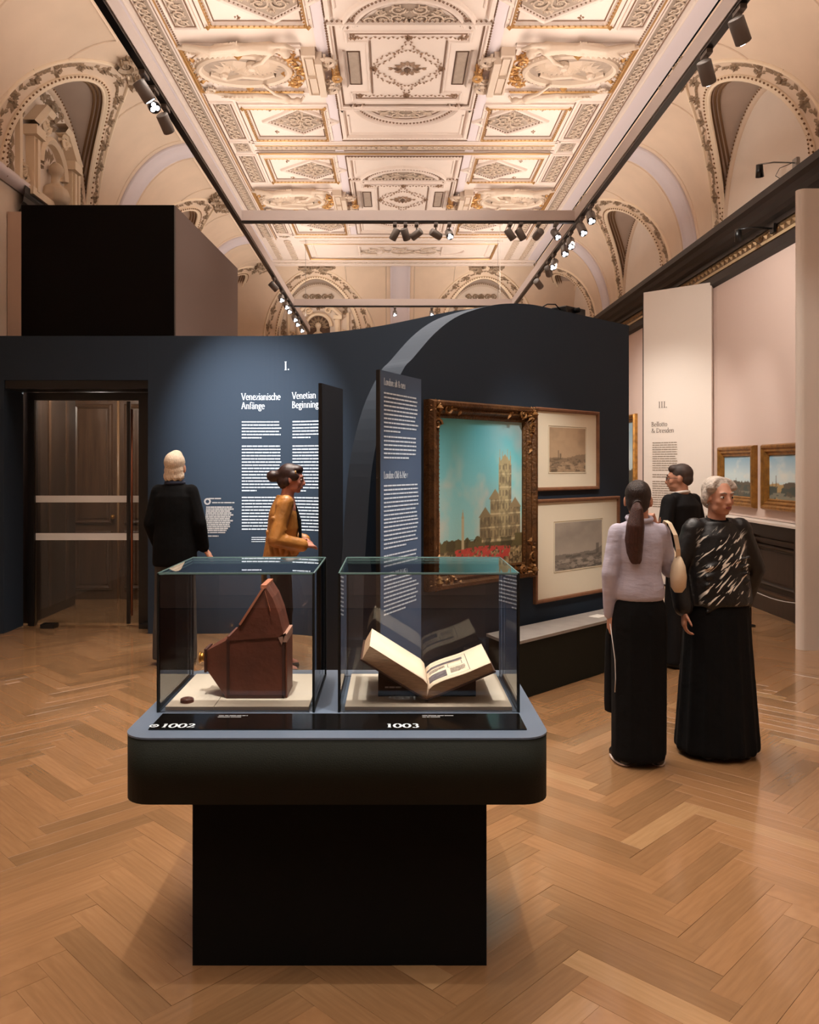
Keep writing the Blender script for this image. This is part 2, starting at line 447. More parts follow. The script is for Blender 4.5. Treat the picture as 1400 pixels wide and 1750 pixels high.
def q_frames(mb, M):                              # cream stucco mouldings
    sweep(mb, [(0, 1.03), (.86, 1.03), (.86, 0)], step(.06, .05), M)
    sweep(mb, [(.69, .62), (.69, .83), (0, .83)], ridge(.035, .022), M)
    sweep(mb, [(.46, 0), (.46, .62), (.69, .62)], ridge(.03, .02), M)
    sweep(mb, rectp(.53, -.44, .74, .44)[1:3], ridge(.03, .03), M)
    sweep(mb, [p for p in SEG if p[0] >= 0], ridge(.05, .04), M)
    sweep(mb, [p for p in SEGO if p[0] >= -.001], ridge(.06, .05), M)
    sweep(mb, [(.86, 1.12), (.86, 2.0), (0, 2.0)], step(.06, .045), M)
    sweep(mb, [(.78, 1.3), (.78, 1.9), (0, 1.9)], ridge(.03, .02), M)
    sweep(mb, rectp(1.08, .98, 2.16, 2.08), step(.09, .05), M, True)
    d = .5; sweep(mb, [(1.44-d, 1.48), (1.44, 1.48-.42), (1.44+d, 1.48), (1.44, 1.48+.42)], ridge(.06, .045), M, True)
    sweep(mb, [(2.28, .9), (2.56, .9), (2.56, 2.1), (2.28, 2.1)], ridge(.04, .03), M, True)
    sweep(mb, [(2.28, 2.2), (2.56, 2.2), (2.56, 2.4)], ridge(.04, .03), M)
    sweep(mb, [(2.28, 2.4), (2.28, 2.2)], ridge(.04, .03), M)
    sweep(mb, [(2.62, 0), (2.62, 2.4)], step(.05, .06), M)
    sweep(mb, [(2.90, 0), (2.90, 2.4)], step(.06, .07), M)
    sweep(mb, [(0, 2.2), (2.2, 2.2)], step(.07, .05), M)
    sweep(mb, rectp(1.22, .0, 2.62, .56)[1:3]+[(1.22, .56)], step(.06, .05), M)
def q_lines(mb, M):                               # umber shadow lines painted beside the mouldings
    for p, c in (([(0, .985), (.815, .985), (.815, 0)], 0), ([(.645, .66), (.645, .785), (0, .785)], 0), ([(.43, 0), (.43, .65)], 0),
              ([(.90, 1.12), (.90, 2.04), (0, 2.04)], 0), (rectp(.56, -.40, .70, .40), 1),
              ([(p[0]*.93, .78+(p[1]-.78)*.93) for p in SEG if p[0] >= 0], 0),
              (rectp(1.15, 1.05, 2.09, 2.01), 1), (arcp(1.95, 0, .66, .47, 0, 90), 0), (arcp(1.95, 0, .66, .47, 90, 180), 0), ([(1.24, 0), (1.24, .5)], 0), ([(1.3, .58), (2.6, .58)], 0), (rectp(2.31, .93, 2.53, 2.07), 1), ([(2.66, 0), (2.66, 2.4)], 0), ([(2.86, 0), (2.86, 2.4)], 0),
              ([(0, 2.16), (2.25, 2.16)], 0), ([(0, 2.26), (2.25, 2.26)], 0), ([(2.22, .9), (2.22, 2.2)], 0)):
        sweep(mb, p, [(-.009, .004), (0, .012), (.009, .004)], M, bool(c))
def q_beads(mb, M):
    beads(mb, [(0, 1.07), (.9, 1.07), (.9, 0)], .055, .017, M)
    beads(mb, [p for p in arcp(0, .78, .68, .75, 12, 90)], .05, .017, M)
    beads(mb, [(0, 2.045), (.9, 2.045), (.9, 1.15)], .05, .012, M)
    d = .44; beads(mb, [(1.44+d, 1.48), (1.44, 1.48-.37), (1.44-d, 1.48), (1.44, 1.48+.37)], .05, .012, M, True)
    beads(mb, [(2.58, 0), (2.58, 2.4)], .045, .014, M)
def q_gold(mb, M):
    sweep(mb, rectp(1.10, 1.0, 2.14, 2.06), [(-.018, .04), (0, .062), (.018, .04)], M, True)
    beads(mb, rectp(1.12, 1.02, 2.12, 2.04), .06, .014, M, True, h=.05)
    sweep(mb, [(1.3, .53), (2.58, .53), (2.58, 0)], [(-.014, .04), (0, .06), (.014, .04)], M)
    beads(mb, [(1.3, .5), (2.55, .5), (2.55, 0)], .055, .014, M, h=.05)
    sweep(mb, [(2.60, 0), (2.60, 2.4)], [(-.01, .05), (0, .07), (.01, .05)], M)
    sweep(mb, [(0, 2.235), (2.2, 2.235)], [(-.012, .04), (0, .06), (.012, .04)], M)
    for u, v in ((2.16, 1.0), (1.08, 1.0)): mb.octa(M(u, v, .05), .035)
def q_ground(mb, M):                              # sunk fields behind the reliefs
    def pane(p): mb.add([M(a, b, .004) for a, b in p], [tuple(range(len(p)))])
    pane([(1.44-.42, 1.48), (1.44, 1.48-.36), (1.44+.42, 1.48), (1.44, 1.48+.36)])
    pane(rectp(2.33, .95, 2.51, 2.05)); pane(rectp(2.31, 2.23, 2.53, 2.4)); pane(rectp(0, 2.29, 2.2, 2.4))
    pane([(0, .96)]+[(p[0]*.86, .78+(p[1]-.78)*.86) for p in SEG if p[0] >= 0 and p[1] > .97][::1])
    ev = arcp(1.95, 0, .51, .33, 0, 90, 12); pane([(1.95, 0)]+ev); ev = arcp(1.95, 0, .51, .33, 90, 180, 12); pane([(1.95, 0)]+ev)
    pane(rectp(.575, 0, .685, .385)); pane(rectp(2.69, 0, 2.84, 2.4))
def q_relief(mb, M):
    rinceau(mb, M, 2.33, .95, 2.51, 2.05, .012, .02)
    rinceau(mb, M, 2.69, 0, 2.84, 2.4, .012, .022)
    rinceau(mb, M, 2.33, 2.24, 2.51, 2.4, .01, .02)
    rinceau(mb, M, .05, 2.31, 2.2, 2.4, .010, .02)
    for k, (u, v, r) in enumerate(((.12, 1.12, .1), (.3, 1.10, .09), (.12, 1.29, .09), (.43, 1.07, .07), (.3, 1.24, .06))):
        spiral(mb, M, u, v, r, PI, 1.3, -1 if k % 2 else 1, .011, .02)
    c = (1.44, 1.48)
    for a in range(4):
        t = PI/4+a*PI/2
        spiral(mb, M, c[0]+.15*math.cos(t), c[1]+.12*math.sin(t), .1, t+PI, 1.3, 1 if a % 2 else -1, .012, .02)
    for sg in (-1, 1): floral(mb, M, c[0]+sg*.27, c[1], .09, .03, 6); floral(mb, M, c[0], c[1]+sg*.22, .08, .03, 6)
    floral(mb, M, c[0], c[1], .1, .04, 8)
def q_studs(mb, M):
    for su in (-1, 1):
        for sv in (-1, 1): floral(mb, M, 1.44+su*.38, 1.48+sv*.36, .04, .03, 4)
    # festoons of the medallion: rope from corner roses to the middle, then a lozenge crossed by an oval
    rope = lambda pts, n, s: [leaf(mb, M, p.x, p.y, math.atan2(d.y, d.x)+(.5 if i % 2 else -.5), s*.78, s*.36, .006, .022) for i, (p, d) in enumerate(along(pts, n))]
    rope([(0, .71), (.6, .71)], .05, .06); floral(mb, M, .6, .71, .06, .03, 8); floral(mb, M, 0, .71, .05, .04, 8)
    rope([(0, .68), (.06, .5), (.18, .26), (.40, .02)], .05, .065)
    rope(arcp(0, 0, .40, .42, 0, 90, 12), .05, .06); floral(mb, M, .41, 0, .05, .035, 7)
    for t in (.0, .5, 1.1, 1.55): leaf(mb, M, .06*math.cos(t), .06*math.sin(t), t, .12, .07, .005, .035)
    mb.octa(M(.0, .0, .02), .05); leaf(mb, M, .16, .0, .3, .08, .03, .005, .02); leaf(mb, M, .2, .33, 1.4, .05, .02, .004, .02)
LEAFGILT = mat('bronzed_relief', (150, 120, 96), .55, metal=.15)
meshes = [('coffer_frame', quarter(q_frames), PLASTER, 'structure'), ('shade_line', quarter(q_lines), LINE, 'structure'),
          ('bead_row', quarter(q_beads), LINE, 'stuff'), ('gilt_moulding', quarter(q_gold), GILT, 'structure'),
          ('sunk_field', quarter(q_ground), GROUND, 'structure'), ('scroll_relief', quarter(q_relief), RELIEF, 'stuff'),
          ('festoon', quarter(q_studs), LEAFGILT, 'stuff')]
# the figure panel: an oval shell, scrolls, a pedestal, a bracket and a reclining figure along each long side
def q_oval(mb, M):
    e = arcp(1.95, 0, .54, .36, 0, 360, 40)[:-1]
    sweep(mb, e, [(-.05, 0), (-.03, .05), (.0, .07), (.03, .05), (.05, 0)], M, True)
    beads(mb, arcp(1.95, 0, .61, .42, 0, 360, 60)[:-1], .06, .022, M, True, h=.03)
    for k in range(17):
        a = PI*k/16; c, s_ = math.cos(a), math.sin(a)
        leaf(mb, M, 1.84+.05*c, -.16+.05*s_, a, .34, .07, .006, .045); 
    for k in range(9):
        a = PI+PI*k/8; leaf(mb, M, 2.1+.04*math.cos(a), .1+.04*math.sin(a), a, .24, .07, .006, .05)
    mb.ball(M(1.84, -.14, .04), .07, 8, 5); mb.ball(M(2.22, .1, .03), .06, 8, 5)
    sweep(mb, [(1.60, .12), (1.75, .2), (2.0, .16), (2.2, .24), (2.38, .1)], ridge(.06, .05), M)
    # pedestal and bracket at the inner end
    mb.box(*M(1.06, -.5, 0), *M(1.22, .5, .10)); mb.box(*M(.99, -.42, 0), *M(1.07, .42, .16))
    sweep(mb, rectp(1.09, -.45, 1.19, -.02), ridge(.02, .12), M, True); sweep(mb, rectp(1.09, .02, 1.19, .45), ridge(.02, .12), M, True)
    for sg in (-1, 1):
        spiral(mb, M, .93, sg*.33, .11, 0, 1.4, sg, .03, .1, n=18); spiral(mb, M, .95, sg*.17, .08, PI, 1.2, -sg, .02, .08)
        spiral(mb, M, 2.46, sg*.47, .07, 0, 1.3, sg, .02, .05)
def q_oval_gold(mb, M):
    for k, (u, v, r, hd) in enumerate(((1.34, .16, .12, 1), (1.34, -.16, .12, -1), (1.40, .35, .09, -1), (1.40, -.35, .09, 1), (1.27, 0, .07, 1))):
        spiral(mb, M, u, v, r, PI*.5*hd, 1.4, hd, .016, .03)
    for k in range(12): floral(mb, M, 1.29+.2*rng.random(), -.42+.84*k/11, .06, .04, 5)
    for k in range(9): leaf(mb, M, 2.56-.012*k, -.34+.08*k, 1.2+(.8 if k % 2 else -.8), .12, .06, .004, .04)
    for k in range(5): floral(mb, M, .86, -.12+.06*k, .06, .09, 6)
    mb.tube([M(.84+.05*math.cos(t), .07*math.sin(t), .13) for t in np.linspace(0, 2*PI, 13)], .018, 6)
    for sg in (-1, 1): mb.octa(M(1.95, sg*.40, .06), .05)
def reclining_figure():
    mb = MB()
    def cap(a, b, r0, r1):
        a, b = Vector(a), Vector(b); mb.tube([a.lerp(b, t) for t in (0, .33, .66, 1)], [r0+(r1-r0)*t for t in (0, .33, .66, 1)], 8); mb.ball(a, r0, 8, 6); mb.ball(b, r1, 8, 6)
    # u runs outwards, v across, z down from the ceiling (negative)
    z = -.10
    cap((1.74, -.66, z), (1.92, -.63, z), .062, .072); cap((1.54, -.69, z-.02), (1.74, -.66, z), .078, .062)      # chest, belly
    cap((1.92, -.62, z), (2.22, -.60, z-.02), .062, .046); cap((2.22, -.60, z-.02), (2.60, -.59, z+.05), .046, .022)  # legs
    cap((1.92, -.68, z), (2.20, -.67, z-.03), .058, .042); cap((2.20, -.67, z-.03), (2.52, -.63, z+.05), .042, .022)
    cap((1.54, -.62, z-.02), (1.66, -.47, z-.06), .034, .027); cap((1.66, -.47, z-.06), (1.80, -.28, z-.01), .027, .02)  # arm to the shell
    cap((1.54, -.75, z-.02), (1.36, -.78, z-.03), .033, .027); cap((1.36, -.78, z-.03), (1.28, -.64, z), .027, .02)
    cap((1.48, -.69, z-.03), (1.41, -.67, z-.05), .03, .03); mb.ball((1.37, -.66, z-.06), (.058, .05, .056), 10, 8)   # neck, head
    mb.ball((1.385, -.71, z-.04), (.055, .03, .05), 8, 6)
    for k in range(8):                                      # folds of drapery over the hips
        cap((1.90+.035*k, -.75+.008*k, z+.03), (2.0+.06*k, -.58+.002*k, z-.065), .010, .013)
    m1 = MB(); m1.v = list(mb.v); m1.f = list(mb.f); m1.mi = list(mb.mi)
    o = len(m1.v)
    # the lower figure along the other side, half sunk in its cloud of drapery
    m1.v += [(p[0]*.9+.15, -p[1]*.93, p[2]*.7) for p in mb.v]; m1.f += [tuple(i+o for i in f) for f in mb.f]; m1.mi += mb.mi
    me = remesh(m1, .010, 2, 'relief_figure')
    return me
fig_me = reclining_figure()
fig_me2 = fig_me.copy(); fig_me2.transform(Matrix.Scale(-1, 4, (1, 0, 0))); fig_me2.flip_normals()
for m_ in (fig_me, fig_me2): m_.polygons.foreach_set('use_smooth', [True]*len(m_.polygons)); m_.materials.append(RELIEF)
oval = MB(); ovg = MB()
for su in (1, -1):
    q_oval(oval, lambda u, v, h, a=su: (a*u, v, -h)); q_oval_gold(ovg, lambda u, v, h, a=su: (a*u, v, -h))
meshes += [('shell_oval', oval, RELIEF, 'structure'), ('gilt_scroll', ovg, mat('pale_gilding', (196, 150, 92), .42, metal=.45), 'stuff')]
built = []
for n_, mb_, m_, k_ in meshes:
    me = mb_.mesh(n_); me.materials.append(m_); built.append((n_, me, k_))
built += [('relief_figure', fig_me, 'structure'), ('relief_figure', fig_me2, 'structure')]
for vc in (9.8, 14.6, 5.0):
    for n_, me, k_ in built:
        o = bpy.data.objects.new(n_, me); COL.objects.link(o); o.parent = ceil; o.location = (UC, vc, ZC); o['kind'] = k_
# lavender-white bands between the coffers, and the last panel before the far vault
bands = MB(); M0 = CM(UC, 0)
def slab(mb, u0, v0, u1, v1, h=.012): mb.box(UC+u0, v0, ZC-h, UC+u1, v1, ZC-.001)
for sg in (1, -1):
    a, b = sorted((sg*2.93, sg*3.14)); slab(bands, a, 2, b, 19.2, .02)
    a, b = sorted((sg*.91, sg*1.04)); slab(bands, a, 2.6, b, 7.3); slab(bands, a, 7.5, b, 12.1); slab(bands, a, 12.3, b, 16.9)
obj('flat_band', bands, LAV, ceil, kind='structure')
far = MB(); farg = MB(); farr = MB()
sweep(far, rectp(-2.1, 17.3, 2.1, 18.7), step(.09, .05), M0, True); sweep(far, rectp(-1.9, 17.45, 1.9, 18.55), ridge(.05, .03), M0, True)
sweep(far, rectp(-.9, 17.6, .9, 18.4), ridge(.05, .04), M0, True)
for sg in (-1, 1): sweep(far, arcp(sg*.9, 18, .5, .38, -90*sg, 90*sg), ridge(.05, .04), M0)
sweep(far, [(-3.1, 19.1), (3.1, 19.1)], step(.1, .08), M0); sweep(far, [(-3.1, 18.85), (3.1, 18.85)], step(.06, .06), M0)
sweep(farg, rectp(-2.04, 17.36, 2.04, 18.64), [(-.02, .04), (0, .06), (.02, .04)], M0, True)
rinceau(farr, M0, -.85, 17.65, .85, 18.35, .02, .03); rinceau(farr, M0, -2.9, 18.9, 2.9, 19.06, .016, .03)
for sg in (-1, 1): rinceau(farr, M0, sg*2.33, 17.2, sg*2.51, 18.8, .013, .02); rinceau(farr, M0, sg*2.68, 17, sg*2.84, 18.8, .013, .02)
obj('coffer_frame', far, PLASTER, ceil, kind='structure'); obj('gilt_moulding', farg, GILT, ceil, kind='structure')
obj('scroll_relief', farr, RELIEF, ceil, kind='stuff')

# ---- the coved vault with its lunettes, one run for each side
def cove_pt(q):
    th = q/QL*PI/2
    return CA*math.sin(th), ZS+CB*math.cos(th), Vector((-math.sin(th)/CA, -math.cos(th)/CB)).normalized()
def zq(z): return math.acos(max(-1, min(1, (z-ZS)/CB)))/(PI/2)*QL
LW, LH = 1.2, 1.5                                # lunette half width and rise
def vault(side, to3, s0, s1, centres, parent, ribs, w=LW, lh=LH, flip=False):
    M = lambda s, q, h: to3(s, *(lambda n, z, nn: (n+nn.x*h, z+nn.y*h))(*cove_pt(q)))
    WM = lambda s, z, h: to3(s, CA-h, z)          # on the lunette wall
    cols = []; s = s0
    events = sorted(centres)
    def zb(s):
        for c in events:
            if abs(s-c) < w: return ZS+lh*math.sqrt(max(0, 1-((s-c)/w)**2))
        return ZS
    ss = list(np.arange(s0, s1, .3))+[s1]
    for c in events: ss += [c+w*math.sin(t) for t in np.linspace(-PI/2, PI/2, 37)]
    ss = sorted(set(round(float(x), 5) for x in ss if s0 <= x <= s1))
    nq = 18; rows = []
    for s in ss:
        qe = zq(zb(s)); rows.append([M(s, qe*k/nq, 0) for k in range(nq+1)])
    struct('trim_'+side+'_cove', MB().grid(rows), COVE, parent, True)
    barrel = MB(); lun = MB(); edge = MB(); bead = MB(); gar = MB(); rib = MB(); thin = MB(); bm_ = MB()
    rr = random.Random(5)
    for c in events:
        ph = np.linspace(-PI/2, PI/2, 37)
        prof = [(c+w*math.sin(t), ZS+lh*math.cos(t)) for t in ph]
        rows = []
        for s, z in prof:
            n0 = cove_pt(zq(z))[0]; rows.append([to3(s, n0+(CA-n0)*k/6, z) for k in range(7)])
        barrel.grid(rows)
        lun.grid([[to3(s, CA-.004, ZS), to3(s, CA-.004, z)] for s, z in prof])
        arch = [(s, zq(z)) for s, z in prof]
        sweep(edge, arch, [(-.03, 0), (-.03, .025), (.0, .035), (.015, .015), (.03, .015), (.045, .03), (.06, 0)], M)
        beads(bead, [(s+(s-c)*.02, q-.02) for s, q in arch], .06, .016, M, h=.035)
        for dn in (.05, .10, .15):
            bm_.grid([[to3(c+(s-c)*kk, min(CA-.01, cove_pt(zq(z))[0]+dn+dd*min(1, (CA-cove_pt(zq(z))[0])*4)), ZS+(z-ZS)*kk) for dd, kk in ((-.016, .999), (0, .982), (.016, .999))] for s, z in prof])
        warch = [(c+(w-.04)*math.sin(t), ZS+(lh-.04)*math.cos(t)) for t in ph]
        sweep(thin, warch, [(-.05, 0), (-.04, .04), (0, .05), (.04, .04), (.05, 0)], WM)
        beads(bead, warch, .05, .014, WM, h=.055)
        # outer mouldings and the garland between them
        outer = lambda k: [(c+(w+k)*math.sin(t), zq(min(ZS+CB-.002, ZS+(lh+k*.42)*math.cos(t)))) for t in ph]
        sweep(edge, outer(.32), ridge(.05, .03), M)
        g = outer(.21)
        for i, (p, d) in enumerate(along(g, .06)):
            leaf(gar, M, p.x, p.y, math.atan2(d.y, d.x)+rr.choice((-.5, .5)), .09, .045, .005, .035)
        for i, (p, d) in enumerate(along(g, .36)):
            floral(gar, M, p.x+rr.uniform(-.02, .02), p.y+rr.uniform(-.02, .02), rr.uniform(.07, .10), .05, 9, rnd=rr)
        # cartouche on the crown of the arch
        for k in range(16): floral(gar, M, c+rr.uniform(-.42, .42), .04+abs(rr.gauss(0, .1)), rr.uniform(.06, .10), .07, 7, rnd=rr)
        for sg in (-1, 1):
            spiral(gar, M, c+sg*.28, .16, .14, PI/2, 1.3, sg, .035, .06)
            sweep(gar, [(c+sg*.1, .02), (c+sg*.16, .2), (c+sg*.1, .3)], ridge(.07, .08), M)
    for r in ribs:                                # broad flat ribs and thin panel fillets
        sweep(rib, [(r, .02), (r, QL-.12)], [(-.24, 0), (-.24, .03), (-.2, .03), (-.19, .015), (.19, .015), (.2, .03), (.24, .03), (.24, 0)], M, maxseg=.12)
        for sg in (-1, 1):
            k = sg*.34
            nearc = [c for c in events if 0 < sg*(c-r) < 3.2]
            if not nearc: continue
            c = nearc[0]; e = c-sg*(w+.42)
            path = [(r+k, .1), (r+k, QL-.16), (e, QL-.16)]+[(c-sg*(w+.40)*math.cos(t), zq(ZS+(lh*.98)*math.sin(t))) for t in np.linspace(.05, 1.05, 12)]+[(c-sg*.72, .1)]
            sweep(thin, path, ridge(.025, .015), M, True, maxseg=.15)
    cc = [(s, QL-.03) for s in (s0, s1)]
    sweep(rib, cc, [(-.06, 0), (-.06, .05), (0, .08), (.05, .05), (.06, 0)], M)
    struct('trim_'+side+'_spandrel', barrel, GREY, parent, True)
    struct('trim_'+side+'_lunette', lun, LUNW, parent)
    struct('trim_'+side+'_arch_moulding', edge, AEDI, parent, True)
    struct('trim_'+side+'_groin_moulding', bm_, mat('bronzed_moulding', (132, 100, 68), .55, metal=.2), parent, True)
    obj('arch_beads', bead, mat('bronze_beads', (126, 88, 50), .5, metal=.3), parent, kind='stuff')
    obj('garland', gar, mat('garland_stucco', (160, 138, 114), .65), parent, kind='stuff')
    struct('trim_'+side+'_rib', rib, LAV, parent, True)
    struct('trim_'+side+'_fillet', thin, COVE if side != 'far' else RELIEF, parent, True)
    return M
vault('right', lambda s, n, z: (FR+n, s, z), YB, 21, (5.0, 9.8, 14.6, 19.4), ceil, (7.4, 12.2, 17.0))
vault('left', lambda s, n, z: (FL-n-.02*(n/CA), s, z), YB, 21, (5.0, 9.8, 14.6, 19.4), ceil, (7.4, 12.2, 17.0))
vault('far', lambda s, n, z: (s, FE+n, z), XL, XR, (UC-2.02, UC+2.02), ceil, (UC,), 1.05, 1.5)

# ---- cornices: dark wooden mouldings with a gilt frieze
def cornice(name, to3, s0, s1, parent):
    M = lambda s, z, h: to3(s, h, z)
    c = MB(); g = MB(); f = MB(); l = MB()
    def run(mb, prof): mb.grid([[to3(s, h, z) for h, z in prof] for s in (s0, s1)])
    run(c, [(0, 4.80), (.30, 4.78), (.30, 4.70), (.26, 4.66), (.24, 4.60), (.18, 4.57), (.16, 4.52), (.10, 4.50), (.10, 4.44), (0, 4.44)])
    run(g, [(0, 4.46), (.07, 4.45), (.07, 4.32), (.09, 4.31)])
    run(l, [(.07, 4.325), (.115, 4.315), (.115, 4.28), (.06, 4.275)])
    run(f, [(.06, 4.28), (.12, 4.26), (.12, 4.16), (.05, 4.12), (0, 4.12)])
    struct(name, c, CORN, parent); struct(name+'_frieze', g, mat('frieze_gold_ground', (104, 80, 54), .55, metal=.3), parent)
    struct(name+'_fillet', l, mat('pale_gilt_fillet', (186, 160, 124), .55, metal=.15), parent); struct(name+'_foot', f, CORN, parent)
    r = MB()
    for i in range(int((s1-s0)/.14)):
        s = s0+.14*i; mm = lambda u, v, h: M(u, v, .07+h)
        leaf(r, mm, s, 4.345, PI/2-.35, .10, .05, .0, .03); leaf(r, mm, s+.06, 4.44, -PI/2-.35, .09, .04, 0, .025)
        r.octa(mm(s+.11, 4.395, .005), .018)
    obj('frieze_ornament', r, mat('frieze_gilt', (140, 108, 72), .5, metal=.4), parent, kind='stuff')
cornice('trim_right_cornice', lambda s, h, z: (XR-h, s, z), 4.0, YE, wall_r)
cornice('trim_left_cornice', lambda s, h, z: (XL+h*.35, s, z), 9.0, YE, wall_l)
struct('trim_far_cornice', MB().grid([[(x, YE-h, z) for h, z in [(0, 4.82), (.25, 4.78), (.25, 4.66), (.12, 4.5), (.08, 4.2), (0, 4.15)]] for x in (XL, XR)]), RELIEF, wall_e)

# ---- stucco aedicule inside the near left lunette (pilasters, broken pediment, dark niche)
def aedicule(parent, to3, c, sc=1.0, simple=False):
    P = lambda s, z, h: to3(c+s*sc, h, ZS+z*sc)
    st = MB(); fl = MB(); ni = MB()
    def bx(s0, z0, s1, z1, h0, h1):
        vs = [P(s, z, h) for h in (h0, h1) for z in (z0, z1) for s in (s0, s1)]
        st.add(vs, [(0, 2, 3, 1), (4, 5, 7, 6), (0, 1, 5, 4), (2, 6, 7, 3), (0, 4, 6, 2), (1, 3, 7, 5)])
    for sg in (-1, 1):
        bx(sg*.44, 0, sg*.56, .62, .0, .12); bx(sg*.47, .03, sg*.53, .58, .12, .15); bx(sg*.40, .60, sg*.62, .70, 0, .18)
        bx(sg*.74, 0, sg*.80, .78, .0, .08)
        sweep(st, [(sg*.60, .70), (sg*.30, .98), (sg*.16, .98)], [(-.05, 0), (-.05, .16), (0, .2), (.05, .16), (.05, 0)], P)
        spiral(st, P, sg*.66, .2, .13, 0, 1.4, sg, .03, .05); spiral(st, P, sg*.26, .84, .1, 0, 1.4, sg, .03, .12)
        rinceau(fl, P, sg*.83, .05, sg*1.02, .62, .02, .03); rinceau(fl, P, sg*.58, .75, sg*.78, 1.0, .02, .03)
    bx(-.62, -.02, .62, .06, 0, .14)
    sweep(st, arcp(0, .42, .33, .33, 0, 180), [(-.04, 0), (-.04, .1), (0, .13), (.04, .1), (.04, 0)], P)
    for k in range(9):
        a = PI*k/8; leaf(fl, P, .08*math.cos(a), .42+.08*math.sin(a), a, .22, .08, .01, .06)
    floral(fl, P, 0, 1.0, .18, .14, 9); floral(fl, P, 0, 1.15, .12, .1, 7); rinceau(fl, P, -.4, 1.1, .4, 1.28, .02, .03)
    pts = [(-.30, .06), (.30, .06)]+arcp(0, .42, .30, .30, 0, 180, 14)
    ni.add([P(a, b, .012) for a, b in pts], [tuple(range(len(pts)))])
    struct('trim_aedicule', st, AEDI, parent); obj('stucco_foliage', fl, mat('garland_stucco', (0, 0, 0)), parent, kind='stuff')
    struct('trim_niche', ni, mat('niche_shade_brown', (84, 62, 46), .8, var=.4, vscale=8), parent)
    bust = MB(); bust.ball(P(0, .44, .12), .085*sc, 10, 8); bust.tube([P(0, .36, .11), P(0, .26, .11)], [.05*sc, .05*sc], 8)
    bust.ball(P(0, .15, .1), (.17*sc, .17*sc, .14*sc), 10, 6)
    me = remesh(bust, .016, 3, 'bust'); link('bust', me, mat('bust_marble', (206, 184, 158), .5), parent, True)['kind'] = 'structure'
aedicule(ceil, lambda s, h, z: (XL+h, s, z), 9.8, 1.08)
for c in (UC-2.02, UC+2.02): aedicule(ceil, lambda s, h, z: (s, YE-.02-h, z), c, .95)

# ================================================================== lettering: a small pen-drawn serif
def nib(mb, M, pts, s, u0, v0, bold=1.0, h=.0):
    """one stroke of a broad pen: thick where it runs upright, thin where it runs level"""
    P = [Vector((p[0], p[1])) for p in pts]; n = len(P); L, R = [], []
    for i in range(n):
        d = (P[min(i+1, n-1)]-P[max(i-1, 0)])
        if d.length < 1e-9: d = Vector((1, 0))
        d.normalize(); w = (.028+.05*abs(d.y))*bold; nn = Vector((-d.y, d.x))*w
        L.append(P[i]+nn); R.append(P[i]-nn)
    vs = [M(u0+p.x*s, v0+p.y*s, h) for a, b in zip(L, R) for p in (a, b)]
    mb.add(vs, [(2*i, 2*i+1, 2*i+3, 2*i+2) for i in range(n-1)])
def A_(cx, cy, rx, ry, a0, a1, n=12):
    return [(cx+rx*math.cos(math.radians(a0+(a1-a0)*i/n)), cy+ry*math.sin(math.radians(a0+(a1-a0)*i/n))) for i in range(n+1)]
def S_(x, y, w=.13): return [(x-w, y), (x+w, y)]
XH = .66
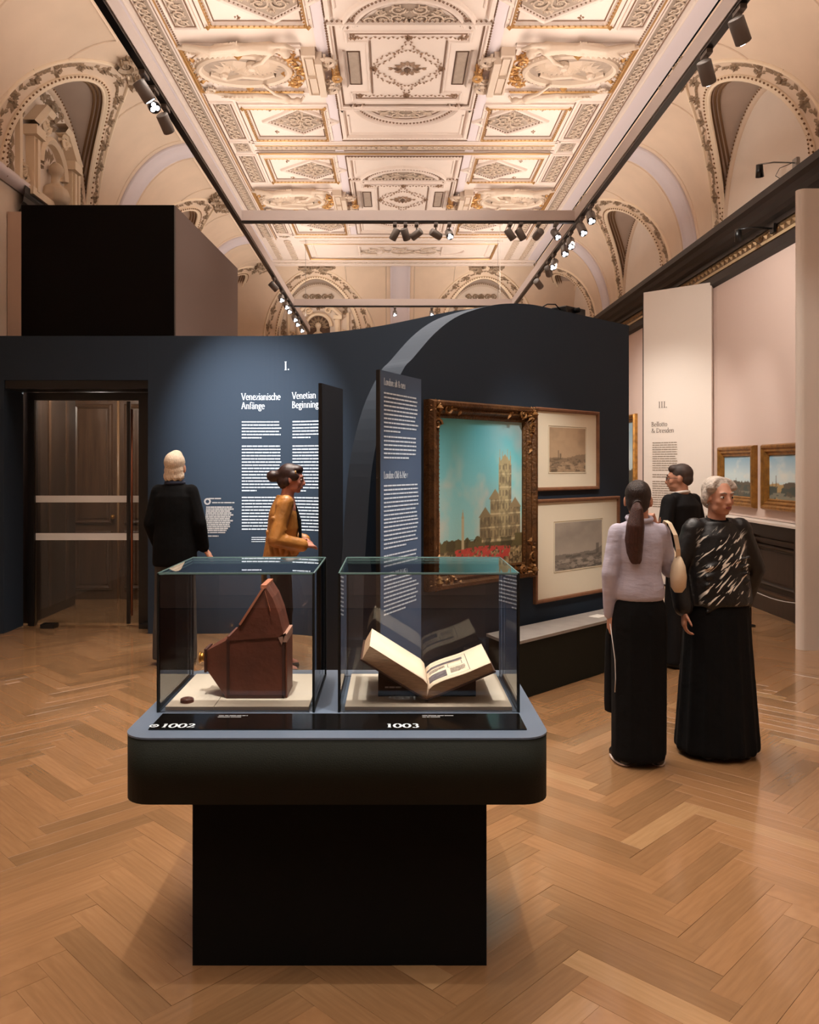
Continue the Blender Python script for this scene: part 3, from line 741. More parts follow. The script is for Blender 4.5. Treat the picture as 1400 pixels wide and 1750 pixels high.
def glyph(c):
    """(advance, strokes); cap height 1"""
    st = lambda x, t, b=0: [[(x, b), (x, t)]]
    G = {
     'I': (.42, st(.2, 1)+[S_(.2, .02), S_(.2, .98)]), '.': (.28, [[(.12, 0), (.12, .13)]]),
     'V': (.78, [[(.06, 1), (.39, 0)], [(.72, 1), (.41, 0)], S_(.08, .98), S_(.7, .98)]),
     'A': (.8, [[(.38, 1), (.1, 0)], [(.4, 1), (.7, 0)], [(.2, .36), (.6, .36)], S_(.1, .02), S_(.7, .02)]),
     'B': (.66, st(.14, 1)+[A_(.16, .76, .32, .23, 90, -90), A_(.16, .27, .4, .26, 90, -90), [(.02, .98), (.2, .98)], [(.02, .02), (.2, .02)]]),
     'L': (.62, st(.14, 1)+[[(.02, .02), (.56, .02), (.58, .2)], S_(.14, .98)]),
     'O': (.86, [A_(.43, .5, .35, .5, 0, 360, 20)]),
     'N': (.86, st(.14, 1)+st(.72, 1)+[[(.12, 1), (.72, 0)], S_(.12, .98), S_(.14, .02), S_(.72, .98)]),
     'D': (.82, st(.14, 1)+[A_(.16, .5, .56, .48, 90, -90), [(.02, .98), (.2, .98)], [(.02, .02), (.2, .02)]]),
     'e': (.54, [A_(.28, XH/2, .2, XH/2, 0, 320, 14), [(.1, XH*.55), (.47, XH*.55)]]),
     'n': (.62, st(.12, XH)+st(.48, XH*.7)+[A_(.3, XH*.66, .18, XH*.32, 180, 0), S_(.12, .02, .1), S_(.48, .02, .1), [(.02, XH), (.12, XH)]]),
     'z': (.5, [[(.06, XH-.03), (.44, XH-.03), (.06, .03), (.46, .03)]]),
     'i': (.28, st(.13, XH)+[S_(.13, .02, .1), [(.03, XH), (.13, XH)], [(.13, .86), (.13, .96)]]),
     'a': (.52, [A_(.24, XH*.68, .15, XH*.3, 170, 0), [(.39, XH*.7), (.39, 0)], [(.39, .02), (.48, .04)], A_(.24, XH*.27, .16, XH*.27, 80, 380)]),
     's': (.42, [[(.36, XH*.82), (.28, XH), (.14, XH*.96), (.1, XH*.74), (.22, XH*.55), (.34, XH*.38), (.34, XH*.12), (.2, 0), (.08, .1)]]),
     'c': (.48, [A_(.27, XH/2, .2, XH/2, 40, 320)]),
     'h': (.62, st(.12, 1.02)+st(.48, XH*.7)+[A_(.3, XH*.66, .18, XH*.32, 180, 0), S_(.12, .02, .1), S_(.48, .02, .1), [(.02, 1), (.12, 1.02)]]),
     'f': (.36, st(.14, .85)+[A_(.28, .84, .14, .18, 180, 40), S_(.16, XH, .14), S_(.14, .02, .11)]),
     't': (.36, [[(.14, .84), (.14, .12), (.2, .02), (.32, .08)], S_(.17, XH, .14)]),
     'g': (.54, [A_(.25, XH*.68, .16, XH*.3, 0, 360, 14), [(.14, XH*.38), (.1, .1), (.36, .06), (.46, -.1)], A_(.27, -.14, .2, .16, 20, -330, 14), [(.38, XH*.9), (.5, XH)]]),
     'l': (.28, st(.13, 1.04)+[S_(.13, .02, .1), [(.03, 1.02), (.13, 1.04)]]),
     'o': (.56, [A_(.28, XH/2, .21, XH/2, 0, 360, 16)]),
     'd': (.58, st(.44, 1.04)+[A_(.27, XH/2, .19, XH/2, 30, 330), [(.34, 1.02), (.44, 1.04)], [(.44, .02), (.54, .04)]]),
     'u': (.6, st(.12, XH, .2)+st(.46, XH)+[A_(.29, .2, .17, .2, 180, 360), [(.02, XH), (.12, XH)], [(.36, XH), (.46, XH)], [(.46, .02), (.56, .03)]]),
     'w': (.78, [[(.06, XH), (.22, 0), (.38, XH), (.54, 0), (.7, XH)], S_(.08, XH, .08), S_(.7, XH, .08)]),
     'r': (.44, st(.14, XH)+[S_(.14, .02, .12), [(.03, XH), (.14, XH)], A_(.3, XH*.66, .16, XH*.32, 175, 60)]),
     ':': (.26, [[(.12, 0), (.12, .13)], [(.12, .5), (.12, .63)]]),
     '&': (.84, [[(.74, .5), (.6, .16), (.36, 0), (.12, .12), (.1, .32), (.3, .54), (.42, .76), (.34, .98), (.2, .9), (.22, .7), (.44, .36), (.78, .02)]]),
     '1': (.5, st(.24, XH)+[S_(.24, .02, .14), [(.1, XH*.85), (.24, XH)]]), '0': (.66, [A_(.32, XH/2, .25, XH/2, 0, 360, 18)]),
     '2': (.58, [A_(.26, XH*.7, .18, XH*.28, 160, -20)+[(.08, .04), (.5, .04), (.52, .16)]]),
     '3': (.56, [A_(.26, XH*.75, .15, XH*.25, 150, -80)+A_(.26, XH*.25, .19, XH*.26, 80, -150)]),
     ' ': (.3, []), '\u00e4': None}
    if c == '\u00e4':
        a, s = glyph('a'); return a, s+[[(.14, .86), (.14, .96)], [(.34, .86), (.34, .96)]]
    return G[c]
def write(mb, M, text, u, v, size, bold=1.0, track=0., wide=1.0, h=0.):
    for c in text:
        a, st = glyph(c)
        for p in st: nib(mb, M, [(x*wide, y) for x, y in p], size, u, v, bold, h)
        u += (a*wide+track)*size
    return u
def text_rows(mb, M, u, v, width, lead, rows, fill=.46, seed=0, h=0.):
    """small print: one row of word marks per line; rows holds each line's share of the measure"""
    rr = random.Random(seed)
    for k, f in enumerate(rows):
        x = u; e = u+width*f; y = v-k*lead
        while x < e:
            w = min(rr.uniform(.5, 2.2)*lead*1.25, e-x)
            if w > lead*.15:
                mb.add([M(x, y, h), M(x+w, y, h), M(x+w, y+lead*fill, h), M(x, y+lead*fill, h)], [(0, 1, 2, 3)])
            x += w+lead*.16

def para(n, seed, last=.6, lo=.9):
    rr = random.Random(seed); return [rr.uniform(lo, 1.0) for _ in range(n-1)]+[last]

# ================================================================== the curved exhibition wall with the doorway
WT = 3.0
WPTS = [(-2.47, 8.25), (-2.0, 8.25), (-1.5, 8.26), (-1.1, 8.24), (-.65, 8.06), (-.18, 7.72), (.15, 7.36), (.50, 6.95), (.78, 6.80), (1.1, 6.85)]
def catmull(P, n=8):
    P = [Vector(p) for p in P]; Q = [P[0]*2-P[1]]+P+[P[-1]*2-P[-2]]; out = []
    for i in range(1, len(Q)-2):
        for k in range(n):
            t = k/n; a, b, c, d = Q[i-1], Q[i], Q[i+1], Q[i+2]
            out.append(.5*((2*b)+(c-a)*t+(2*a-5*b+4*c-d)*t*t+(3*b-a-3*c+d)*t**3))
    return out+[P[-1]]
WC = catmull(WPTS)
wx = np.array([p.x for p in WC]); wy = np.array([p.y for p in WC])
wall_y = lambda x: float(np.interp(x, wx, wy))
THK = .48
wave = thing('curved_exhibition_wall', 'tall wavy dark blue exhibition wall with white wall text and a doorway', 'wall', (-1.5, 8.4, 0))
mb = MB()
n = len(WC); nor = []
for i in range(n):
    d = (WC[min(i+1, n-1)]-WC[max(i-1, 0)]).normalized(); nor.append(Vector((-d.y, d.x)))
rows = []
for p, q in zip(WC, nor):
    b = p+q*.3
    rows.append([(p.x, p.y, 0), (p.x, p.y, WT), (b.x, b.y, WT), (b.x, b.y, 0), (p.x, p.y, 0)])
mb.grid(rows)
mb.add(rows[0][:4], [(0, 1, 2, 3)]); mb.add(rows[-1][:4], [(0, 1, 2, 3)])
obj('wall_body', mb, NAVY, wave)
DX0, DX1, DZ = -3.92, -2.47, 2.555
mb = MB().box(-4.12, 8.25, DZ, DX1-.0005, 8.2+THK, WT).box(-4.12, 8.25, 0, DX0, 8.2+THK, DZ-.001)
obj('door_surround', mb, NAVY, wave)
obj('soffit', MB().box(DX0+.005, 8.265, DZ-.085, DX1-.004, 8.2+THK, DZ-.002), BLACK, wave)
WMp = lambda u, v, h: (u, wall_y(u)-.004-h, v)
def px_w(px, Y=8.26): return (px-PX)*Y/F
def pz_w(py, Y=8.26): return EYE-(py-PY)*Y/F
t = MB()
write(t, WMp, 'I.', px_w(486), pz_w(633), .085, 1.0); obj('chapter_number', t, WHITETXT, wave, label='white roman numeral one')
for tx, x, y in (('Venezianische', 412.5, 683.5), ('Anf\u00e4nge', 412.5, 699), ('Venetian', 500, 682.5), ('Beginnings', 500, 698)):
    t = MB(); write(t, WMp, tx, px_w(x), pz_w(y), .067, .8, 0, .88); obj('heading', t, WHITETXT, wave)
t = MB(); ld = 5.42*8.26/F
for col, cw, sd in ((413.5, 70, 1), (501, 66, 40)):
    for y0, nr, last in ((722, 6, .48), (763.5, 15, .36), (851, 11, .9)):
        text_rows(t, WMp, px_w(col), pz_w(y0), cw*8.26/F, ld, para(nr, sd+nr, last), .35, sd+nr)
for k, (f, y) in enumerate(((.9, 919), (.8, 922.5), (.85, 926))): text_rows(t, WMp, px_w(430), pz_w(y), 30*8.26/F, .012, [f], .55, 70+k)
obj('wall_text', t, WHITETXT, wave, kind='stuff')
t = MB()
for y, x0, w in ((851, 357, 22), (858, 363, 38)): text_rows(t, WMp, px_w(x0), pz_w(y+2), w*8.26/F, .03, [1], .4, int(y))
for k in range(13):
    text_rows(t, WMp, px_w(353-k*.25), pz_w(868+k*3.3), (44-4*(k > 9)+3*math.sin(k*2))*8.26/F, .0195, [1], .78, 200+k)
for y, w in ((911, 36), (917, 24)): text_rows(t, WMp, px_w(350), pz_w(y), w*8.26/F, .03, [1], .4, int(y))
for a in range(12):
    c = (px_w(355), pz_w(857)); r0, r1 = .018, .035
    p = lambda r, t_: WMp(c[0]+r*math.cos(t_), c[1]+r*math.sin(t_), 0)
    t.add([p(r0, a*PI/6), p(r1, a*PI/6), p(r1, (a+1)*PI/6), p(r0, (a+1)*PI/6)], [(0, 1, 2, 3)])
obj('caption_text', t, GREYTXT, wave, kind='stuff', label='grey caption text block beside the doorway')

# ---- glazed doors in the doorway
dy = 8.68
door = thing('glass_door', 'black framed glass double door with two frosted bands in the blue wall', 'door', (-3.1, dy, 0))
fr = MB(); pxd = lambda px, Y=dy: (px-PX)*Y/F; pzd = lambda py, Y=dy: EYE-(py-PY)*Y/F
fr.box(pxd(50), dy-.04, 0, pxd(61), dy+.04, DZ-.09).box(pxd(239), dy-.04, 0, DX1-.005, dy+.04, DZ-.09).box(pxd(61), dy-.04, DZ-.17, pxd(239), dy+.04, DZ-.09)
obj('door_frame', fr, BLACK, door)
for a, b in ((61.5, 217.5), (223.5, 238.5)):
    p = obj('glass_leaf', MB().box(pxd(a), dy-.005, .03, pxd(b), dy+.005, DZ-.175), DOORGLASS, door)
    for y0, y1 in ((847, 858.5), (911, 923)):
        obj('frosted_band', MB().box(pxd(a), dy-.008, pzd(y1), pxd(b), dy-.006, pzd(y0)), FROST, p)
b = MB().box(pxd(217.5), dy-.02, .02, pxd(223), dy+.02, DZ-.18); obj('leaf_edge', b, BLACK, door)
h = MB(); h.tube([(pxd(229), dy-.07, pzd(1050)), (pxd(229), dy-.07, pzd(700))], .012, 8)
for y in (735, 805, 875, 943, 1015): h.tube([(pxd(229), dy-.07, pzd(y)), (pxd(226), dy, pzd(y))], .009, 6)
obj('pull_handle', h, mat('copper_rail', (150, 92, 66), .35, metal=.8), door, True)
for a, b_ in ((72, 96), (240, 256)): obj('floor_hinge', MB().box(pxd(a, 8.55), 8.5, 0, pxd(b_, 8.55), 8.62, .045), BLACK, door)
# ---- vestibule behind: a tall dark box with the old wooden door in it
ves = thing('dark_portal_box', 'tall black fronted box with shadow-dark side rising behind the blue wall', 'portal', (-3.2, 10.2, 0))
SHADOWPAINT = mat('shadowed_wall_paint', (116, 98, 90), .8)  # wall paint in shadow, the darkening put into the colour
BXF, BXB, BT = 8.85, 11.65, 4.50
xr0, xr1 = -2.35, -2.21
obj('front_panel', MB().box(-3.99, BXF-.06, 2.62, xr0, BXF, BT-.01), mat('black_gloss', (5, 4, 4), .3, spec=.12), ves, label='black glossy front')
obj('side_panel', MB().prism([(xr0, BXF+.001, 0), (xr1, BXB, 0), (xr1-.08, BXB, 0), (xr0-.08, BXF+.001, 0)], (0, 0, BT)), SHADOWPAINT, ves)
obj('top_panel', MB().prism([(-3.99, BXF-.05, 4.42), (xr0-.09, BXF-.05, 4.42), (xr1-.09, BXB, 4.42), (-3.99, BXB, 4.42)], (0, 0, .06)), BLACK, ves)
obj('left_jamb', MB().box(-4.02, 8.82, 0, -3.88, 10.0, 2.6), DARKWOOD, ves)
obj('jamb_fillet', MB().box(-3.885, 9.2, .1, -3.865, 9.26, 2.5).box(-3.885, 9.7, .1, -3.865, 9.76, 2.5), BROWNWOOD, ves)
obj('lobby_soffit', MB().box(-3.99, 8.8, 2.62, xr0-.1, BXB, 2.7), BLACK, ves)
obj('pier', MB().box(XL+.01, BXF-.06, 0, -3.992, BXF, BT-.08), mat('pale_taupe_board', (196, 170, 152), .8), ves, label='pale taupe strip at the left edge')
od = thing('panelled_door', 'old brown panelled wooden door leaves seen through the glass door', 'door', (-3.3, 10.4, 0))
DW = mat('old_door_wood', (66, 46, 32), .3, var=.4, vscale=4, stretch=(8, 8, .4))
for x0, x1 in ((-4.12, -3.49), (-3.485, -2.95), (-2.945, -2.46)):
    lf = obj('door_leaf', MB().box(x0, 10.4, 0, x1, 10.46, 2.61), DW, od)
    for z0, z1 in ((.15, .85), (.98, 2.45)):
        m = MB(); sweep(m, rectp(x0+.10, z0, x1-.10, z1), ridge(.06, .035), lambda u, v, h: (u, 10.4-h, v), True)
        obj('door_panel', m.box(x0+.15, 10.385, z0+.05, x1-.15, 10.4, z1-.05), DW, lf)
obj('door_knob', MB().ball((-3.54, 10.34, 1.05), .03), BRASS, od, True)
obj('closing_bead', MB().tube([(-3.487, 10.39, 0), (-3.487, 10.39, 2.6)], .018, 8), mat('pale_bead_wood', (128, 96, 68), .4), od, True)  # paler brown than the door leaves

# ================================================================== painting wall (flat, with an arched end)
P0 = Vector((.207, 5.79)); DIR = Vector((1.075, 1.0)).normalized(); NF = Vector((DIR.y, -DIR.x))    # NF faces the room
def WP(s, z, h=0.):                                # s metres along the wall from P0, h proud of its face
    p = P0+DIR*s+NF*h; return (p.x, p.y, z)
def s_of_y(Y): return (Y-P0.y)/DIR.y
def s_px(px):
    k = (px-PX)/F; Y = (1.075*P0.y-P0.x)/(1.075-k); return s_of_y(Y)
def z_px(px, py):
    k = (px-PX)/F; Y = (1.075*P0.y-P0.x)/(1.075-k); return EYE-(py-PY)*Y/F
ARC = [(5.41, 0), (5.412, .5), (5.417, .9), (5.435, 1.25), (5.47, 1.7), (5.55, 2.08), (5.661, 2.351), (5.73, 2.445), (5.874, 2.637), (6.02, 2.776), (6.18, 2.869), (6.38, 2.949), (6.62, 2.995), (6.85, 3.0)]
ARCS = catmull([(s_of_y(y), z) for y, z in ARC], 5)
pw = thing('painting_wall', 'dark navy exhibition wall with an arched left edge carrying framed pictures', 'wall', WP(1.2, 0, -.12))
mb = MB(); top = [(p.x, min(p.y, 3.0)) for p in ARCS]; S_END = s_px(1075)
poly = [WP(S_END, 0)]+[WP(a, b) for a, b in [(S_END, 3.0)]+top[::-1]]
mb.prism(poly, (-NF.x*.24, -NF.y*.24, 0))
obj('wall_body', mb, NAVY, pw)
# projector resting on top of it
pj = thing('projector', 'small black projector with a cable on top of the dark wall', 'projector', WP(s_px(985), 3.0, -.12))
b = MB(); b.obox(WP(s_px(975), 3.035, -.12), WP(s_px(1008), 3.035, -.12), .16, .07); obj('body', bevel(b, .008), BLACK, pj)
obj('lens', MB().tube([WP(s_px(990), 3.04, -.05), WP(s_px(990), 3.04, .0)], .022, 10), MATTBLACK, pj, True)
obj('cable', MB().tube([WP(s_px(x), 3.0+z, -.1) for x, z in ((976, .03), (966, .075), (952, .06), (942, .02), (936, .008))], .006, 6), BLACK, pj, True)
obj('bracket', MB().obox(WP(s_px(940), 3.006, -.12), WP(s_px(1012), 3.006, -.12), .12, .010), BLACK, pj)

# ---- text boards standing out from the walls
def board(name, label, a, b, top, m, th=.022):
    a, b = Vector(a), Vector(b); d = (b-a).normalized(); nn = Vector((d.y, -d.x))
    o = thing(name, label, 'text board', (*((a+b)/2), 0))
    mb = MB(); mb.prism([(*a, 0), (*b, 0), (*(b-nn*th), 0), (*(a-nn*th), 0)], (0, 0, top)); obj('panel', mb, m, o)
    obj('edge_strip', MB().prism([(*(a-d*.012+nn*.002), 0), (*(a-d*.001+nn*.002), 0), (*(a-d*.001-nn*(th+.002)), 0), (*(a-d*.012-nn*(th+.002)), 0)], (0, 0, top)), BLACK, o)
    obj('floor_plate', MB().obox((*(a-nn*th/2+d*.03), .008), (*(b-nn*th/2-d*.03), .008), .1, .016), BLACK, o)
    return o, (lambda u, v, h: (*(a+d*u+nn*(.003+h)), v))
LB, LM = board('text_board', 'narrow slate blue text board with white print beside the big painting', (-.080, 5.1), (.194, 5.66), 2.285, mat('slate_blue_paint', (66, 84, 108), .75))
zl = lambda py: EYE-(py-PY)*5.12/F
for tx, y in (('London: alt & neu', 657), ('London: Old & New', 818)):
    t = MB(); write(t, LM, tx, .045, zl(y), .044, .9, -.03, .9); obj('heading', t, WHITETXT, LB)
t = MB(); lw = .53
for y0, nr, last, sd in ((672, 10, .45, 3), (747, 6, .7, 4), (832, 9, .95, 5), (896, 7, .62, 6), (953, 8, .8, 7), (1010, 7, .6, 8)):
    text_rows(t, LM, .045, zl(y0), lw, 7.25*5.12/F, para(nr, sd, last), .38, sd)
obj('board_text', t, WHITETXT, LB, kind='stuff')
DB, DM = board('text_board', 'unlit near-black board standing before the end of the Venetian text', (-.527, 6.07), (-.400, 6.53), 2.30, mat('unlit_board_colour', (26, 30, 40), .8))  # near-black colour stands in for the missing light on its face

# ---- low plinth below the pictures
pl = thing('display_plinth', 'low plinth with shade-darkened sides and grey top below the framed pictures', 'plinth', (1.2, 6.3, 0))
A, B = Vector((.84, 5.82)), Vector((2.06, 7.0)); back = lambda p: p
q = [A, B, Vector((1.93, 7.3)), Vector((.70, 6.16))]
inset = [A+Vector((.01, .02)), B+Vector((-.01, .0)), q[2]+Vector((0, -.02)), q[3]+Vector((.02, 0))]
obj('carcass', MB().prism([(p.x, p.y, 0) for p in inset], (0, 0, .405)), SHADEDSIDE, pl)
obj('top', MB().prism([(p.x, p.y, .405) for p in q], (0, 0, .022)), PLINTHTOP, pl)
for k, s in enumerate((.80, .93)):
    o = MB(); c = A.lerp(B, s)+Vector((-.10, .10)); d = (B-A).normalized(); n_ = Vector((-d.y, d.x))
    o.prism([(*(c+d*x+n_*y), .4275) for x, y in ((-.07, -.05), (.07, -.05), (.07, .05), (-.07, .05))], (0, 0, .004))
    tag(obj('label_card', o, mat('white_card', (226, 222, 214), .6)), ('white label card on the plinth top nearer the big painting', 'white label card at the far end of the plinth top')[k], 'card', 'label cards on the plinth')

# ================================================================== pictures (plain generic views, painted as colour on a fine mesh)
def picture_mesh(name, M, w, h, nx, ny, fn):
    me = bpy.data.meshes.new(name)
    U, V = np.meshgrid(np.linspace(0, 1, nx), np.linspace(0, 1, ny))
    vs = [M((u-.5)*w, (v-.5)*h, 0) for u, v in zip(U.ravel(), V.ravel())]
    fs = [(j*nx+i, j*nx+i+1, (j+1)*nx+i+1, (j+1)*nx+i) for j in range(ny-1) for i in range(nx-1)]
    me.from_pydata(vs, [], fs)
    c = np.clip(fn(U.ravel(), V.ravel()), 0, 255)/255.
    c = np.where(c <= .04045, c/12.92, ((c+.055)/1.055)**2.4)
    at = me.color_attributes.new('Col', 'FLOAT_COLOR', 'POINT')
    at.data.foreach_set('color', np.concatenate([c, np.ones((len(c), 1))], 1).ravel().astype(np.float32))
    me.update(); return me
def paintmat():
    if 'paint_layer' in MATS: return MATS['paint_layer']
    m = mat('paint_layer', (128, 128, 128), .5, bump=.05, bscale=90)
    a = m.node_tree.nodes.new('ShaderNodeVertexColor'); a.layer_name = 'Col'
    m.node_tree.links.new(a.outputs[0], m.node_tree.nodes['Principled BSDF'].inputs['Base Color']); return m
_np = np.random.RandomState(3)
def fbm(u, v, f, seed=0, oct=4):
    out = np.zeros_like(u); amp = .5
    for o in range(oct):
        rs = np.random.RandomState(seed*17+o); g = rs.rand(64, 64); x, y = u*f*2**o, v*f*2**o
        xi, yi = np.floor(x).astype(int), np.floor(y).astype(int); fx, fy = x-xi, y-yi; fx = fx*fx*(3-2*fx); fy = fy*fy*(3-2*fy)
        a = g[yi % 64, xi % 64]; b = g[yi % 64, (xi+1) % 64]; c = g[(yi+1) % 64, xi % 64]; d = g[(yi+1) % 64, (xi+1) % 64]
        out += amp*((a*(1-fx)+b*fx)*(1-fy)+(c*(1-fx)+d*fx)*fy); amp *= .5
    return out
def mixc(c, k, col): return c*(1-k[:, None])+np.array(col, float)[None, :]*k[:, None]
sm = lambda a, b, x: np.clip((x-a)/(b-a), 0, 1)
def town_painting(u, v):
    """a plain made-up townscape: turquoise sky, one pale stone tower over low roofs, a street with red specks"""
    c = mixc(np.tile(np.array([98, 190, 200.]), (len(u), 1)), sm(.9, .25, v), (158, 214, 210))
    n = fbm(u, v, 4, 1); c = mixc(c, sm(.5, .72, n)*sm(.85, .55, v)*.85, (214, 208, 190)); c = mixc(c, sm(.45, .85, u)*sm(.3, .6, fbm(u, v, 3, 2))*.75, (176, 186, 186))
    def rect(x0, x1, y0, y1): return ((u > x0) & (u < x1) & (v > y0) & (v < y1)).astype(float)
    tex = fbm(u, v, 30, 5); t2 = fbm(u, v, 12, 6)
    for x0, x1, t, col in ((.48, .60, .34, (150, 136, 100)), (.60, .72, .46, (168, 152, 112)), (.70, .86, .70, (182, 168, 126)), (.84, .97, .40, (158, 140, 104))):
        k = rect(x0, x1, .12, t); c = mixc(c, k, col); c = mixc(c, k*sm(.7, 1, (u-x0)/(x1-x0))*.7, (112, 100, 78))
        for q in range(6): c = mixc(c, k*((np.abs(v-(.18+.09*q)) < .006)), (208, 194, 150))
        c = mixc(c, k*sm(.42, .6, tex)*.45, (92, 82, 62)); c = mixc(c, k*(np.abs(((u-x0)*26) % 1-.5) < .16)*(np.abs((v*11) % 1-.5) < .24)*.55, (84, 76, 60))
        m = (x0+x1)/2; c = mixc(c, ((v > t) & (v < t+.07-.9*np.abs(u-m))).astype(float), [x*.94 for x in col])
    for x in (.715, .75, .81, .845): c = mixc(c, ((np.abs(u-x) < .010*(1-sm(.70, .80, v))) & (v > .69) & (v < .80)).astype(float), (176, 162, 120))
    c = mixc(c, rect(.27, .30, .1, .34), (198, 188, 150)); c = mixc(c, ((v > .34) & (v < .40) & (np.abs(u-.285) < .015*(1-sm(.34, .40, v)))).astype(float), (186, 174, 136))
    c = mixc(c, (v < .17+.10*fbm(u, v*0, 9, 8)*(u < .5)+.05*(u > .9)).astype(float)*(1-rect(.27, .30, .1, .34)), (104, 96, 62)); c = mixc(c, ((v < .2) & (t2 > .5)).astype(float)*.6, (70, 66, 46))
    c = mixc(c, ((u < .035) & (v < .40-.3*u)).astype(float), (186, 128, 80)); c = mixc(c, (v < .13).astype(float), (150, 134, 96)); c = mixc(c, ((v < .13) & (tex > .46)).astype(float)*.8, (84, 72, 50))
    s = fbm(u, v, 60, 12, 2); c = mixc(c, ((v < .12) & (s > .45)).astype(float)*.7, (206, 184, 140))
    red = ((v < .15-.05*np.abs(u-.5)) & (v > .02) & (u > .20) & (u < .84) & (fbm(u, v, 40, 14, 3) > .40)).astype(float); c = mixc(c, red*.9, (208, 74, 68))
    return c
def wash_drawing(seed, tone):
    def fn(u, v):
        c = np.tile(np.array(tone, float), (len(u), 1)); n = fbm(u, v, 3, seed)
        c = mixc(c, sm(.35, .7, n)*sm(.35, .7, v)*.55, [x*.78 for x in tone]); hz = .30+.16*sm(.5, 1, u)*fbm(u, u*0, 4, seed+1)+.05*fbm(u, u*0, 16, seed+2)
        c = mixc(c, (v < hz).astype(float)*.6, [x*.6 for x in tone]); c = mixc(c, ((v < .30) & (fbm(u, v*2.5, 12, seed+3) > .47)).astype(float)*.6, [x*.5 for x in tone])
        c = mixc(c, ((v < .22) & (fbm(u, v*3, 8, seed+4) > .5)).astype(float)*.55, [min(255, x*1.12) for x in tone])
        tw = ((np.abs(u-.24) < .015) & (v < .48) | (np.abs(u-.30) < .02) & (v < .42)).astype(float) if seed == 21 else ((np.abs(u-.90) < .03) & (v < .5)).astype(float)
        return mixc(c, tw*.6*(v > .28), [x*.5 for x in tone])
    return fn
def harbour(seed):
    def fn(u, v):
        c = mixc(np.tile(np.array([196, 214, 216.]), (len(u), 1)), sm(.55, 1, v), (130, 168, 190)); c = mixc(c, sm(.5, .7, fbm(u, v, 4, seed))*.6*(v > .4), (226, 222, 210))
        hz = .26+.26*fbm(u, u*0, 7, seed+1); c = mixc(c, (v < hz).astype(float), (92, 86, 74)); c = mixc(c, ((v < hz) & (u < .35)).astype(float)*.8, (196, 164, 110))
        c = mixc(c, ((v < .30) & (fbm(u, v, 9, seed+2) > .42)).astype(float), (70, 80, 74)); c = mixc(c, ((v < .16) & (fbm(u, v*2, 7, seed+3) > .5)).astype(float)*.7, (150, 146, 128))
        for k in range(5):
            x = ((k*k*23+k*31+seed*13) % 100)/100; c = mixc(c, ((np.abs(u-x) < .008*(1-sm(.3, .56, v))) & (v > .3) & (v < .42+.03*(k*k % 5))).astype(float)*.6, (70, 62, 54))
        return c
    return fn
def framed(name, label, cat, M, w, h, fw, depth, mats, fn, nx, ny, prof=None, mount=None, corners=False, group=None):
    """M(u, v, h): u, v about the middle; h out of the wall"""
    c = M(0, 0, 0); o = thing(name, label, cat, c, 0, group)
    f = MB(); d = depth
    prof = prof or [(0, 0), (0, d*.6), (fw*.12, d), (fw*.3, d), (fw*.45, d*.7), (fw*.62, d*.8), (fw*.78, d*.45), (fw*.9, d*.5), (fw, d*.3), (fw, .01)]
    sweep(f, [(-w/2, -h/2), (w/2, -h/2), (w/2, h/2), (-w/2, h/2)], prof, M, True); f.prism([M(-w/2+.01, -h/2+.01, .0), M(w/2-.01, -h/2+.01, .0), M(w/2-.01, h/2-.01, 0), M(-w/2+.01, h/2-.01, 0)], Vector(M(0, 0, .012))-Vector(M(0, 0, 0)))
    obj('frame', f, mats[0], o)
    if corners:
        for sx in (-1, 1):
            for sy in (-1, 1):
                k = MB(); cx, cy = sx*(w/2-fw*.5), sy*(h/2-fw*.5); mm = lambda u, v, hh: M(u, v, d*.75+hh)
                for q in range(11): leaf(k, mm, cx, cy, q*2*PI/11, fw*.55, fw*.3, .0, .03)
                spiral(k, mm, cx-sx*fw*.9, cy, fw*.36, PI/2, 1.3, sx, .012, .01); spiral(k, mm, cx, cy-sy*fw*.9, fw*.36, 0, 1.3, sy, .012, .01); k.octa(mm(cx, cy, .03), .03)
                for q in range(4): leaf(k, mm, cx-sx*fw*(1.2+.3*q), cy, 1+q, fw*.5, fw*.25, 0, .02); leaf(k, mm, cx, cy-sy*fw*(1.2+.3*q), 1+q, fw*.5, fw*.25, 0, .02)
                obj('corner_ornament', k, mats[1], o, kind='stuff')
        b = MB(); beads(b, rectp(-w/2+fw*.93, -h/2+fw*.93, w/2-fw*.93, h/2-fw*.93), .03, .009, lambda u, v, hh: M(u, v, d*.4), True); obj('bead_row', b, mats[1], o, kind='stuff')
    iw, ih = w-2*fw, h-2*fw
    if mount:
        obj('mount', MB().add([M(a*iw/2, b*ih/2, .014) for a, b in ((-1, -1), (1, -1), (1, 1), (-1, 1))], [(0, 1, 2, 3)]), MOUNT, o)
        pw_, ph_, ox, oy = mount; bl = MB(); sweep(bl, [(ox-pw_/2-.012, oy-ph_/2-.012), (ox+pw_/2+.012, oy-ph_/2-.012), (ox+pw_/2+.012, oy+ph_/2+.012), (ox-pw_/2-.012, oy+ph_/2+.012)], [(-.003, .015), (0, .018), (.003, .015)], M, True)
        obj('mount_bevel', bl, mat('bevel_line', (186, 170, 140), .7), o)
        me = picture_mesh('drawing', lambda u, v, hh: M(u+ox, v+oy, .0165), pw_, ph_, nx, ny, fn); nm = 'drawing'
    else:
        me = picture_mesh('canvas', lambda u, v, hh: M(u, v, .014), iw+.02, ih+.02, nx, ny, fn); nm = 'canvas'
    me.transform(minv(o)); link(nm, me, paintmat(), o)
    return o
def on_wall(sc, zc): return lambda u, v, h: WP(sc+u, zc+v, h)
